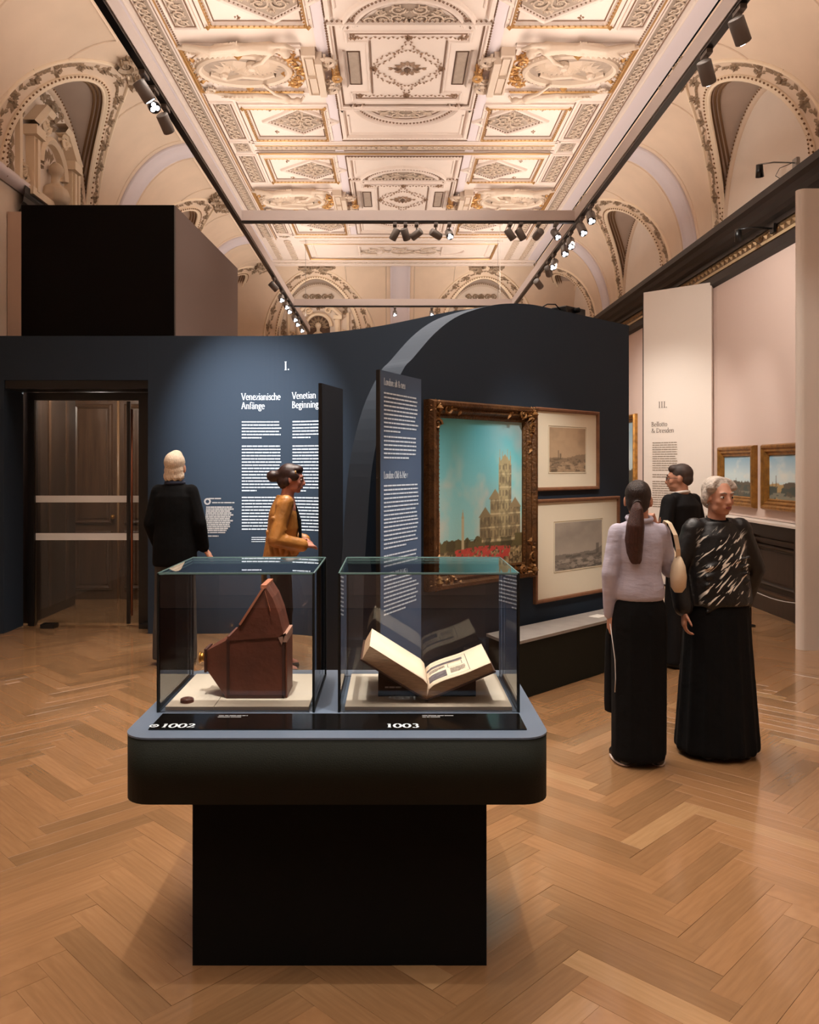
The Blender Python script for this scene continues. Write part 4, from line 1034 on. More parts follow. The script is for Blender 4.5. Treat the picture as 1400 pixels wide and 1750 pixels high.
s0, s1 = s_px(724), s_px(906); framed('painting', 'large painting of a pale stone tower under turquoise sky in a dark gilt frame', 'painting', on_wall((s0+s1)/2, 1.478), s1-s0, 1.36, .125, .09, (FRAMEDARK, mat('antique_gilt', (128, 88, 44), .45, metal=.5)), town_painting, 180, 200, corners=True)
woodprof = [(0, 0), (0, .03), (.008, .036), (.022, .034), (.03, .028), (.03, .01)]
s0, s1 = s_px(911), s_px(1020); framed('framed_drawing', 'smaller framed sepia drawing hanging above the other drawing', 'drawing', on_wall((s0+s1)/2, 1.825), s1-s0, .685, .03, .036, (FRAMEWOOD,), wash_drawing(21, (186, 160, 128)), 90, 70, woodprof, mount=(.52, .37, .0, -.0))
s0, s1 = s_px(911), s_px(1055); framed('framed_drawing', 'larger framed grey wash drawing hanging below the sepia one', 'drawing', on_wall((s0+s1)/2, .99), s1-s0, .85, .03, .036, (FRAMEWOOD,), wash_drawing(33, (170, 160, 146)), 110, 80, woodprof, mount=(.70, .40, .0, .02))

# ================================================================== right side: panelled wall, pictures, boards
lin_r = thing('pink_wall_lining', 'pale pink wall lining along the right side carrying gilt framed pictures', 'wall', (4.42, 11, 0))
for a, b in ((6.2, 8.6), (8.602, 11.1), (11.102, 14.0), (14.002, 17.0), (17.002, 19.9)): obj('lining_panel', MB().box(4.39, a, 1.06, 4.44, b-.001, 4.13), PINK, lin_r)
dado = thing('wooden_dado', 'dark wood panelled dado with pale ledge along the right wall', 'dado', (4.4, 11, 0))
for ya_, yb_ in ((6.2, 11.06), (11.62, 19.9)):
    obj('backing', MB().box(4.36, ya_, 0, 4.445, yb_, 1.0), DARKWOOD, dado)
    obj('ledge', MB().box(4.20, ya_, 1.03, 4.388, yb_, 1.055), mat('pale_ledge', (214, 202, 190), .6), dado)
    obj('ledge_moulding', MB().box(4.22, ya_, .90, 4.36, yb_, 1.03), BLACK, dado)
    obj('base_rail', MB().box(4.32, ya_, 0, 4.36, yb_, .22), DARKWOOD, dado)
    obj('rail', MB().box(4.31, ya_, .22, 4.36, yb_, .245), BROWNWOOD, dado); obj('rail', MB().box(4.335, ya_, .82, 4.36, yb_, .85), BROWNWOOD, dado)
for i in range(11):
    y = 6.3+1.22*i
    if 10.5 < y < 11.9: continue
    m = MB(); sweep(m, rectp(y+.1, .32, y+1.1, .76), ridge(.05, .03), lambda u, v, h: (4.36-h, u, v), True); obj('dado_panel', m.box(4.35, y+.16, .37, 4.36, y+1.04, .71), DARKWOOD, dado)
    obj('pilaster', MB().box(4.30, y-.05, 0, 4.36, y+.05, .90), DARKWOOD, dado)
RM = lambda yc, zc: (lambda u, v, h: (4.389-h, yc-u, zc+v))
framed('painting', 'gilt framed harbour painting, left of the two on the pink wall', 'painting', RM(10.40, 1.562), 1.08, .76, .13, .07, (FRAMEGOLD, FRAMEGOLD), harbour(4), 60, 50)
framed('painting', 'gilt framed harbour painting cut off by the cream partition', 'painting', RM(9.02, 1.562), 1.26, .76, .13, .07, (FRAMEGOLD, FRAMEGOLD), harbour(9), 60, 50)
framed('painting', 'tall gilt framed painting seen edge-on past the navy wall', 'painting', RM(15.75, 1.86), 2.1, 1.56, .14, .08, (FRAMEGOLD, FRAMEGOLD), harbour(15), 50, 50)
TB, TM = board('text_board', 'tall cream text board numbered III standing out from the right wall', (3.62, 11.84), (4.345, 11.172), 4.2, CREAM, .05)
yb = 11.6; zt = lambda py: EYE-(py-PY)*11.55/F
ub = lambda px: ((px-1100)/125)*1.0
for tx, x, y, sz in (('III.', 1128, 696, .088), ('Bellotto', 1115, 728, .066), ('& Dresden', 1115, 739, .066)):
    t = MB(); write(t, TM, tx, ub(x), zt(y), sz, .8); obj('heading', t, TAUPETXT, TB)
t = MB(); text_rows(t, TM, ub(1117), zt(757), .37, .0325, para(13, 5, .9, .93)+[0]+para(2, 6, .8)+[0]+para(12, 7, .5, .9), .42, 8); obj('board_text', t, mat('pale_taupe_lettering', (150, 136, 120), .7), TB, kind='stuff')
cp = thing('cream_partition', 'cream partition with a rounded edge at the right rim of the photo', 'wall', (4.0, 7.5, 0))
m = MB(); R_ = .06; poly = [(4.36, 7.62, 0), (4.36, 7.50, 0)]+[(3.78+R_*math.cos(math.radians(a)), 7.56+R_*math.sin(math.radians(a)), 0) for a in range(270, 89, -15)]
obj('panel', m.prism(poly, (0, 0, 4.23)), CREAM, cp)
# low barrier before the pictures
ba = thing('low_barrier', 'low black post and cord barrier before the gilt pictures', 'barrier', (3.77, 8.25, 0))
for px_, y in ((3.77, 8.65), (3.92, 7.73)):
    p = obj('post', MB().tube([(px_, y, .008), (px_, y, .40)], .016, 8), BLACK, ba, True); obj('post_base', MB().tube([(px_, y, 0), (px_, y, .012)], .055, 14), BLACK, p); obj('post_cap', MB().ball((px_, y, .405), .017), STEEL, p, True)
obj('cord', MB().tube([(3.77+.15*t_, 8.65-.92*t_, .388-.04*math.sin(PI*t_)) for t_ in np.linspace(0, 1, 9)], .005, 6), mat('grey_cord', (170, 164, 158), .6), ba)
# picture lamps on the cornice and in the lunette
for i, (x, y, z, m) in enumerate(((4.34, 9.35, 4.40, BLACK), (4.43, 9.0, 5.02, STEEL))):
    o = thing('picture_lamp', ('black picture lamp on an arm at the cornice frieze', 'small dark spot lamp on a thin arm in the lunette above the cornice')[i], 'lamp', (x, y, z))
    obj('arm', MB().tube([(x, y, z), (x-.22, y+.06, z+.03), (x-.36, y+.1, z+.02)], .012 if i == 0 else .008, 6), m, o, True)
    obj('wall_plate', MB().box(x-.02, y-.05, z-.05, x+.01, y+.05, z+.05), m, o)
    obj('head', MB().tube([(x-.36, y+.10, z+.02), (x-.33, y+.16, z-.10)], [.035, .045], 10), BLACK, o, True)
    obj('cable', MB().tube([(x-.05, y+.01, z+.0), (x-.16, y+.05, z-.04), (x-.2, y+.06, z-.12), (x-.1, y+.03, z-.2)], .004, 5), BLACK, o)

# ================================================================== showcase table
tb = thing('showcase_table', 'black display table with shade-darkened slab sides and slate top carrying two glass cases', 'table', (-.18, 3.0, 0))
def rrect(x0, y0, x1, y1, r, z, n=7):
    out = []
    for cx, cy, a0 in ((x1-r, y1-r, 0), (x0+r, y1-r, 90), (x0+r, y0+r, 180), (x1-r, y0+r, 270)):
        for k in range(n+1):
            a = math.radians(a0+90*k/n); out.append((cx+r*math.cos(a), cy+r*math.sin(a), z))
    return out
TX0, TX1, TY0, TY1, TZ = -.868, .502, 2.60, 3.47, .82
obj('apron', MB().loft([rrect(TX0, TY0, TX1, TY1, .09, z) for z in (.608, TZ-.006)]), SHADEDSIDE, tb, True)
obj('top', MB().loft([rrect(TX0-.001, TY0-.001, TX1+.001, TY1+.001, .09, TZ-.0055), rrect(TX0-.001, TY0-.001, TX1+.001, TY1+.001, .09, TZ)]), TABLETOP, tb)
obj('pedestal', MB().box(-.676, 2.76, 0, .315, 3.30, .608), mat('black_pedestal', (9, 9, 8), .85, bump=.1, bscale=200, spec=.2), tb)
lab = thing('label_strip', 'glossy black label strip with white numbers along the table front', 'label', (-.18, 2.76, TZ))
obj('plate', MB().box(-.80, 2.675, TZ+.0005, .437, 2.845, TZ+.004), mat('gloss_label', (14, 13, 12), .12), lab)
TMm = lambda u, v, h: (u, v, TZ+.0045)
for tx, x in (('1002', -.765), ('1003', -.023)):
    t = MB(); write(t, TMm, tx, x, 2.69, .060, .9, .02, .74); obj('number', t, WHITETXT, lab)
t = MB()
for a in range(10):
    p = lambda r, q: TMm(-.79+r*math.cos(q), 2.708+r*math.sin(q), 0)
    t.add([p(.010, a*PI/5), p(.016, a*PI/5), p(.016, (a+1)*PI/5), p(.010, (a+1)*PI/5)], [(0, 1, 2, 3)])
t.add([TMm(-.795, 2.705, 0), TMm(-.785, 2.705, 0), TMm(-.785, 2.712, 0), TMm(-.795, 2.712, 0)], [(0, 1, 2, 3)])
obj('round_symbol', t, WHITETXT, lab)
t = MB(); text_rows(t, TMm, .10, 2.815, .11, .016, [1, .55], .5, 3); text_rows(t, TMm, -.60, 2.815, .10, .016, [1, .8], .5, 4)
obj('small_print', t, mat('dim_lettering', (150, 150, 150), .6), lab, kind='stuff')
# fold of glossy tape on the strip
def case(label, x0, x1, y0, y1, z0, z1, slot):
    o = thing('glass_case', label, 'glass case', ((x0+x1)/2, (y0+y1)/2, z0)); g = .006
    obj('glass_pane', MB().box(x0, y0, z0, x1, y0+g, z1-g), GLASS, o); obj('glass_pane', MB().box(x0, y1-g, z0, x1, y1, z1-g), GLASS, o)
    obj('glass_pane', MB().box(x0, y0+g, z0, x0+g, y1-g, z1-g), GLASS, o); obj('glass_pane', MB().box(x1-g, y0+g, z0, x1, y1-g, z1-g), GLASS, o)
    obj('glass_lid', MB().box(x0-.002, y0-.002, z1-g+.0005, x1+.002, y1+.002, z1), GLASS, o)
    SEAM = mat('glass_seam', (16, 20, 19), .3)
    s = .0035
    for x in (x0, x1):
        for y in (y0, y1): obj('seam', MB().box(x-s, y-s, z0, x+s, y+s, z1), SEAM, o)
    for y in (y0, y1): obj('seam', MB().box(x0, y-s, z1-.004, x1, y+s, z1+.002), mat('glass_edge', (96, 122, 118), .2), o)
    for x in (x0, x1): obj('seam', MB().box(x-s*.6, y0, z1-.003, x+s*.6, y1, z1+.001), MATS['glass_edge'], o)
    for x in (x0, x1): obj('bottom_rail', MB().box(x-.004, y0, z0, x+.004, y1, z0+.008), SEAM, o)
    return o
C1 = (-.824, -.278, 2.87, 3.37); C2 = (-.190, .440, 2.87, 3.37)
case('left glass case holding the brown leather camera', *C1[:2], *C1[2:], TZ+.0005, 1.308, 0)
case('right glass case holding the open book', *C2[:2], *C2[2:], TZ+.0005, 1.308, 1)
def tray(label, c, split):
    o = thing('tray_board', label, 'board', ((c[0]+c[1])/2, (c[2]+c[3])/2, TZ))
    if split:
        obj('board', MB().box(c[0]+.02, c[2]+.02, TZ+.0008, c[0]+.19, c[3]-.02, TZ+.014), TRAY, o); obj('board', MB().box(c[0]+.192, c[2]+.02, TZ+.0008, c[1]-.02, c[3]-.02, TZ+.014), TRAY, o)
    else: obj('board', MB().box(c[0]+.02, c[2]+.02, TZ+.0008, c[1]-.02, c[3]-.02, TZ+.014), TRAY, o)
tray('cream base board under the brown leather camera', C1, True); tray('cream base board under the open book', C2, False)
Z0 = TZ+.0142
# ---- camera obscura of brown leather and wood
LEATHER = mat('brown_leather', (98, 50, 34), .5, var=.25, vscale=10, bump=.12, bscale=50)
co = thing('camera_obscura', 'brown leather-covered box camera with a tall folded hood and brass lens', 'camera', (-.5, 3.08, Z0))
ya, yb_ = 2.995, 3.165
obj('body', bevel(MB().box(-.608, ya, Z0, -.396, yb_, 1.062), .004, 2), LEATHER, co)
n0 = [(-.609, ya, Z0), (-.609, yb_, Z0), (-.609, yb_, 1.046), (-.609, ya, 1.046)]; n1 = [(-.690, 3.035, .928), (-.690, 3.125, .928), (-.690, 3.125, 1.0), (-.690, 3.035, 1.0)]
obj('nose', MB().loft([n0, n1]), LEATHER, co)
obj('lens_plate', MB().box(-.699, 3.028, .920, -.6905, 3.132, 1.006), mat('dark_leather_edge', (66, 34, 26), .5), co)
l = MB()
l.tube([(-.699, 3.08, .964), (-.706, 3.08, .964), (-.707, 3.08, .964), (-.722, 3.08, .964), (-.723, 3.08, .964), (-.727, 3.08, .964)], [.024, .024, .017, .017, .021, .021], 16)
obj('lens', l, BRASS, co, True)
hood = [(-.612, 1.046), (-.571, 1.089), (-.52, 1.165), (-.478, 1.236), (-.470, 1.243), (-.463, 1.236), (-.44, 1.20), (-.419, 1.145), (-.402, 1.075), (-.398, 1.0625)]
h = MB(); rows = []
for y, k in ((ya-.003, 0), (ya+.04, .006), (3.08, -.004), (yb_-.04, .006), (yb_+.003, 0)): rows.append([(x, y, z+k*(z-1.04)*4) for x, z in hood]+[(-.398, y, 1.06), (-.61, y, 1.044)])
h.loft(rows); obj('hood', h, LEATHER, co)
obj('hood_lip', MB().obox((-.560, ya-.006, 1.104), (-.474, ya-.006, 1.238), .006, .008).obox((-.474, ya-.004, 1.242), (-.474, yb_+.004, 1.242), .02, .012), mat('pale_leather_edge', (176, 108, 78), .5), co)
obj('hood_flap', MB().add([(-.474, ya-.008, 1.222), (-.447, ya-.014, 1.155), (-.452, ya-.006, 1.16)], [(0, 1, 2)]).prism([(-.468, ya-.004, 1.228), (-.446, ya-.012, 1.156), (-.450, ya-.004, 1.150)], (.0, -.006, 0)), mat('pale_leather_edge', (0, 0, 0)), co)
obj('corner_tab', MB().prism([(-.420, ya-.006, 1.058), (-.392, ya-.006, 1.064), (-.392, ya-.006, 1.075), (-.407, ya-.006, 1.030)], (0, .004, 0)).box(-.402, ya-.006, 1.04, -.388, yb_, 1.07), mat('leather_tab', (168, 124, 104), .55), co)
obj('side_board', bevel(MB().box(-.3955, ya+.004, Z0, -.388, yb_-.004, 1.04), .002, 1), mat('reddish_board', (122, 66, 44), .5), co)
obj('edge_bead', MB().box(-.6085, ya-.0035, Z0, -.598, ya-.0005, 1.05).box(-.406, ya-.0035, Z0, -.3965, ya-.0005, 1.06).box(-.6, ya-.0035, Z0, -.4, ya-.0005, Z0+.012), mat('dark_leather_edge', (0, 0, 0)), co)
cap = MB().tube([(-.742, 2.95, Z0), (-.742, 2.95, Z0+.011), (-.742, 2.95, Z0+.014)], [.024, .024, .020], 20)
tag(obj('lens_cap', cap, mat('reddish_cap', (112, 62, 48), .45), smooth=False), 'small round reddish brown lens cap lying on the cream board', 'lens cap')
# ---- open book on its cradle
cr = MB().box(-.055, 3.0, Z0, .305, 3.22, .905); 
cr2 = thing('book_cradle', 'black block cradle carrying the open book', 'stand', (.12, 3.1, Z0))
SXs, SZs = .120, Z0+.012
lw = lambda x: SZs-.012+max(0, (SXs-x)*.60 if x < SXs else (x-SXs)*.42)
pr = [(-.055, Z0)]+[(-.055, min(.91, lw(-.055)-.012)), (SXs-.03, Z0+.004), (SXs+.03, Z0+.004), (.305, min(.9, lw(.305)-.012)), (.305, Z0)]
obj('block', MB().prism([(x, 3.02, z) for x, z in pr], (0, .17, 0)), MATTBLACK, cr2)
t = MB(); text_rows(t, lambda u, v, h: (u, 3.019, v), -.03, .865, .06, .012, [1], .5, 3); obj('mark', t, mat('dim_lettering', (0, 0, 0)), cr2)
bk = thing('open_book', 'thick old book lying open with printed plate on the right page', 'book', (SXs, 3.1, Z0))
PAPER = mat('old_paper', (230, 212, 186), .8, var=.06, vscale=8); EDGE = mat('page_edges', (190, 154, 120), .8, var=.25, vscale=30, stretch=(1, 1, 14))
y0, y1 = 2.94, 3.255
def page_block(sg, L, ang, th, sag):
    ca, sa = math.cos(ang), math.sin(ang); n = 12; lo = []; hi = []
    for i in range(n+1):
        t = i/n; x = L*t
        bz = x*sa; bx = x*ca
        r = th*min(1, (t*9)**.5)*(1+sag*math.sin(PI*min(1, t*1.6))*(1-t))
        lo.append((SXs+sg*bx, SZs+bz)); hi.append((SXs+sg*(bx-r*sa*.9), SZs+bz+r*ca))
    return lo, hi
def book_half(sg, L, ang, th, sag, nm):
    lo, hi = page_block(sg, L, ang, th, sag)
    m = MB(); m.loft([[(x, y, z) for x, z in lo+hi[::-1]] for y in (y0, y1)]); e = obj('page_block', m, EDGE, bk)
    p = MB(); p.grid([[(x, y0-.0005, z+.0012), (x, y1+.0005, z+.0012)] for x, z in hi]); pg = obj('page', p, PAPER, bk, True)
    c = MB(); d = .006; ca, sa = math.cos(ang), math.sin(ang)
    c.prism([(x, y0-.008, z) for x, z in [(SXs-sg*.004, SZs-.001), (SXs+sg*(L+.006)*ca, SZs+(L+.006)*sa-.001), (SXs+sg*((L+.006)*ca+d*sa), SZs+(L+.006)*sa-d*ca), (SXs-sg*.004, SZs-d-.001)]], (0, y1-y0+.016, 0))
    obj('cover', c, mat('book_leather', (70, 44, 34), .55), bk)
    return hi
hl = book_half(-1, .272, math.radians(32), .055, .0, 'left'); hr = book_half(1, .262, math.radians(23), .030, .35, 'right')
def on_page(hi):
    L = [0]
    for a, b in zip(hi, hi[1:]): L.append(L[-1]+math.hypot(b[0]-a[0], b[1]-a[1]))
    return L[-1], lambda u, v, h: (float(np.interp(u, L, [p[0] for p in hi])), v, float(np.interp(u, L, [p[1] for p in hi]))+.0025+h)
LR, PM = on_page(hr)
INK = mat('printing_ink', (96, 88, 92), .8, var=.4, vscale=40)
ink = MB()
def pane(u0, v0, u1, v1, n=6): ink.grid([[PM(u0+(u1-u0)*i/n, v0, 0), PM(u0+(u1-u0)*i/n, v1, 0)] for i in range(n+1)])
pane(.03, 2.99, .115, 3.075); pane(.035, 3.155, .185, 3.185); sweep(ink, rectp(.125, 3.09, .18, 3.14), [(-.0012, 0), (.0012, 0)], PM, True)
sweep(ink, rectp(.025, 2.97, .20, 3.215), [(-.001, 0), (.001, 0)], PM, True, maxseg=.02)
obj('printed_plate', ink, INK, bk)
ink = MB(); text_rows(ink, PM, .03, 3.135, .09, .009, para(5, 4), .4, 2); text_rows(ink, PM, .13, 3.07, .06, .008, para(9, 5), .4, 7); obj('printed_text', ink, INK, bk, kind='stuff')

# ================================================================== lighting beams with their spots
def beam(label, a, b, w=.07, h=.13):
    o = thing('lighting_beam', label, 'beam', ((a[0]+b[0])/2, (a[1]+b[1])/2, (a[2]+b[2])/2))
    obj('profile', MB().obox(a, b, w, h), BEAMC, o)
    dz = Vector((0, 0, -h/2-.012)); obj('track', MB().obox(Vector(a)+dz, Vector(b)+dz, w*.8, .024), BLACK, o)
    return o
bl = beam('long left lighting beam running under the ceiling', (BEAM_L, -2, BEAM_Z), (BEAM_L, 17.8, BEAM_Z))
br = beam('long right lighting beam running under the ceiling', (BEAM_R, -2, BEAM_Z), (BEAM_R, 17.8, BEAM_Z))
for o, X in ((bl, BEAM_L), (br, BEAM_R)):
    for Y in (4.6, 17.2): obj('hanger', MB().tube([(X, Y, BEAM_Z+.06), (X, Y, ZC)], .004, 5), STEEL, o)
beam('nearer lighting crossbeam between the two long beams', (BEAM_L+.036, 9.8, BEAM_Z), (BEAM_R-.036, 9.8, BEAM_Z), .07, .12)
beam('farther lighting crossbeam between the two long beams', (BEAM_L+.036, 14.95, BEAM_Z), (BEAM_R-.036, 14.95, BEAM_Z), .07, .12)
tag(obj('suspension_cable', MB().tube([(1.95, 14.95, BEAM_Z+.06), (1.95, 14.95, ZC)], .006, 5), mat('pale_cable', (206, 196, 184), .5)), 'thin pale cable hanging from ceiling to the far crossbeam', 'cable')
def spot(label, x, y, d, s=1.0, group=None, lit=True):
    """adapter under the beam, yoke and a tilted cylindrical head looking along d"""
    z = BEAM_Z-.065-.024; o = thing('track_spotlight', label, 'spotlight', (x, y, z), 0, group)
    obj('adapter', MB().box(x-.022, y-.06, z-.03, x+.022, y+.06, z), SPOTC, o)
    c = Vector((x, y, z-.135*s)); d = Vector(d).normalized()
    obj('yoke', MB().obox((x, y, z-.03), c+Vector((0, 0, .02)), .03, .012), SPOTC, o)
    a, b = c-d*.075*s, c+d*.075*s; r = .048*s
    hd = MB(); hd.tube([a, a+d*.004, b-d*.004, b], [r*.9, r, r, r*.96], 14); hh = obj('head', hd, SPOTC, o, True)
    if lit:
        obj('baffle', MB().tube([b+d*.0005, b+d*.003], r*.86, 14), BLACK, hh); u_ = d.orthogonal().normalized(); v_ = d.cross(u_)
        for q in range(3):
            e = b+(u_*math.cos(q*2.094)+v_*math.sin(q*2.094))*r*.42; obj('lens', MB().tube([e+d*.003, e+d*.006], r*.36, 10), LENS, hh)
    else: obj('lens', MB().tube([b+d*.0005, b+d*.004], r*.74, 14), BLACK, hh)
def px_beam(px): return (px-PX)*9.8/F
G1 = 'spotlights under the near crossbeam'
for i, (px, d, lit) in enumerate(((675, (-.5, .3, -.9), False), (693, (.2, .3, -.6), False), (712, (-.8, .5, -.5), False), (745, (.9, .5, -.4), False), (768, (.1, -.8, -.6), True),
                                   (872, (.6, .2, -.8), False), (890, (.5, .2, -.8), False), (920, (-.3, .9, -.3), False), (950, (.2, -.7, -.7), True))):
    spot(('first', 'second', 'third', 'fourth', 'fifth', 'sixth', 'seventh', 'eighth', 'ninth')[i]+' spotlight from the left under the near crossbeam', px_beam(px), 9.8, d, .95, G1, lit)
G2 = 'spotlights under the right beam'
for i, (y, d, lit) in enumerate(((5.2, (.5, .4, -.75), True), (5.75, (.45, .5, -.75), True), (9.1, (-.1, -.7, -.7), True), (9.55, (.1, -.65, -.75), True), (10.15, (-.1, -.7, -.7), True), (10.5, (-.1, -.7, -.7), True), (11.2, (-.3, -.65, -.7), True), (11.6, (.3, .8, -.4), False), (12.4, (.5, .6, -.4), False))):
    spot(('nearest', 'second nearest', 'third nearest', 'fourth nearest', 'fifth nearest', 'sixth nearest', 'seventh nearest', 'second farthest', 'farthest')[i]+' spotlight under the long right beam', BEAM_R, y, d, 1.05, G2, lit)
G3 = 'spotlights under the left beam'
for i, (y, d, lit) in enumerate(((6.05, (.5, .4, -.8), True), (6.3, (.3, -.8, -.5), True), (6.62, (.2, .7, -.6), False), (12.6, (.6, .3, -.6), False), (13.5, (.2, -.8, -.6), True), (14.1, (.3, -.8, -.6), True), (14.5, (.2, -.8, -.6), True), (15.3, (.3, -.8, -.6), True), (15.8, (.1, -.8, -.6), True), (16.5, (.2, -.8, -.6), True))):
    spot(('nearest', 'second nearest', 'third nearest', 'fourth nearest', 'fifth nearest', 'sixth nearest', 'seventh nearest', 'third farthest', 'second farthest', 'farthest')[i]+' spotlight under the long left beam', BEAM_L, y, d, 1.0, G3, lit)
for i, (px, lit) in enumerate(((675, True), (738, True))):
    spot(('left', 'right')[i]+' of two small lit spotlights under the far crossbeam', (px-PX)*14.95/F, 14.95, (0, -.8, -.6), .8, 'spotlights under the far crossbeam', lit)

# ================================================================== people
SKIN = mat('skin', (196, 142, 116), .55, var=.05, vscale=14)
def cloth(name, rgb, rough=.85, var=.08, vs=14, bump=.35, bs=18, spec=.25): return mat(name, rgb, rough, 0, var, vs, bump, bs, spec)
def capsule(mb, a, b, r0, r1, n=10):
    a, b = Vector(a), Vector(b); mb.tube([a.lerp(b, t) for t in (0, .33, .66, 1)], [r0+(r1-r0)*t for t in (0, .33, .66, 1)], n)
    mb.ball(a, r0, n, 7); mb.ball(b, r1, n, 7)
def rings(mb, L, n=20):
    """closed trunk from (z, cx, cy, rx, ry) rings"""
    mb.loft([[(cx+rx*math.cos(2*PI*k/n), cy+ry*math.sin(2*PI*k/n), z) for k in range(n)] for z, cx, cy, rx, ry in L])
def hand(mb, w, d, n, left, curl=.5, s=1.0, spread=.10):
    w, d, n = Vector(w), Vector(d).normalized(), Vector(n); n = (n-d*n.dot(d)).normalized()
    t = n.cross(d) if left else d.cross(n)             # thumb side
    tips = []
    for i, (off, ln, r) in enumerate(((.030, .074, .0086), (.010, .082, .009), (-.010, .077, .0088), (-.029, .060, .0078))):
        k = w+d*.088*s+t*off*s*1.0
        capsule(mb, w+d*.012*s+t*off*.55*s, k, .014*s, .0125*s, 8)
        p = k; a = curl*.35; dd = (d+t*spread*(off/.03)).normalized()
        for j, f in enumerate((.45, .32, .23)):
            v = dd*math.cos(a)+n*math.sin(a); q = p+v*ln*f*s*1.05
            capsule(mb, p, q, r*s*(1-.08*j), r*s*(.95-.1*j), 8); p = q; a += curl*.62
        tips.append(p)
    p = w+d*.022*s+t*.022*s; v = (d*.62+t*.72+n*.25).normalized(); q = p+v*.040*s; capsule(mb, p, q, .013*s, .011*s, 8)
    v2 = (d*.9+t*.32+n*.4).normalized(); q2 = q+v2*.032*s; capsule(mb, q, q2, .0108*s, .0095*s, 8); capsule(mb, q2, q2+v2*.022*s, .0095*s, .0075*s, 8)
    return tips
def head_parts(mb, T, k):
    R = T.to_3x3()
    B = lambda c, r: mb.ball(T @ Vector(Vector(c)*k), Vector(r)*k, 16, 10, rot=R)
    B((0, -.012, .030), (.074, .094, .086)); B((0, .022, .0), (.066, .076, .085)); B((0, .030, -.050), (.056, .062, .062))
    B((0, .066, -.092), (.026, .024, .022)); B((0, .080, .022), (.052, .018, .014))
    for s in (-1, 1):
        B((s*.034, .060, -.028), (.028, .028, .026)); B((s*.043, .030, -.066), (.016, .040, .026))
        B((s*.077, -.006, -.012), (.010, .022, .034)); B((s*.010, .104, -.036), (.009, .010, .009))
    capsule(mb, T @ Vector((0, .094*k, .008*k)), T @ Vector((0, .112*k, -.032*k)), .009*k, .0125*k)
    capsule(mb, T @ Vector((-.02*k, .090*k, -.062*k)), T @ Vector((.02*k, .090*k, -.062*k)), .011*k, .011*k)
    # eye hollows are left by the brow and cheek; lids
def face_details(root, T, k, brow=(90, 80, 74), lip=(158, 88, 78)):
    R = T.to_3x3()
    for s in (-1, 1):
        e = MB(); e.ball(T @ (Vector((s*.032, .0835, .0))*k), Vector((.0145, .010, .0085))*k, 10, 8, rot=R); o = obj('eye', e, mat('eye_white', (214, 206, 198), .25), root, True, local=True)
        i = MB(); i.ball(T @ (Vector((s*.032, .0915, .0))*k), Vector((.0062, .0035, .0066))*k, 10, 6, rot=R); obj('iris', i, mat('iris_brown', (52, 36, 26), .2), o, True, local=True)
        b = MB(); b.tube([T @ (Vector(p)*k) for p in ((s*.014, .0985, .024), (s*.032, .0985, .030), (s*.052, .086, .024))], [.0035*k, .0045*k, .002*k], 6); obj('eyebrow', b, mat('brow_%d' % brow[0], brow, .8), root, True, local=True)
    m = MB(); m.ball(T @ (Vector((0, .099, -.0595))*k), Vector((.022, .005, .0045))*k, 12, 6, rot=R); m.ball(T @ (Vector((0, .098, -.067))*k), Vector((.018, .006, .0055))*k, 12, 6, rot=R)
    obj('lips', m, mat('lip_rose', lip, .5), root, True, local=True)
def fig_mesh(name, mb, m, root, vox=.008, sm=4, label=None):
    me = remesh(mb, vox, sm, name); o = link(name, me, m, root, True)
    if label: o['label'] = label
    return o
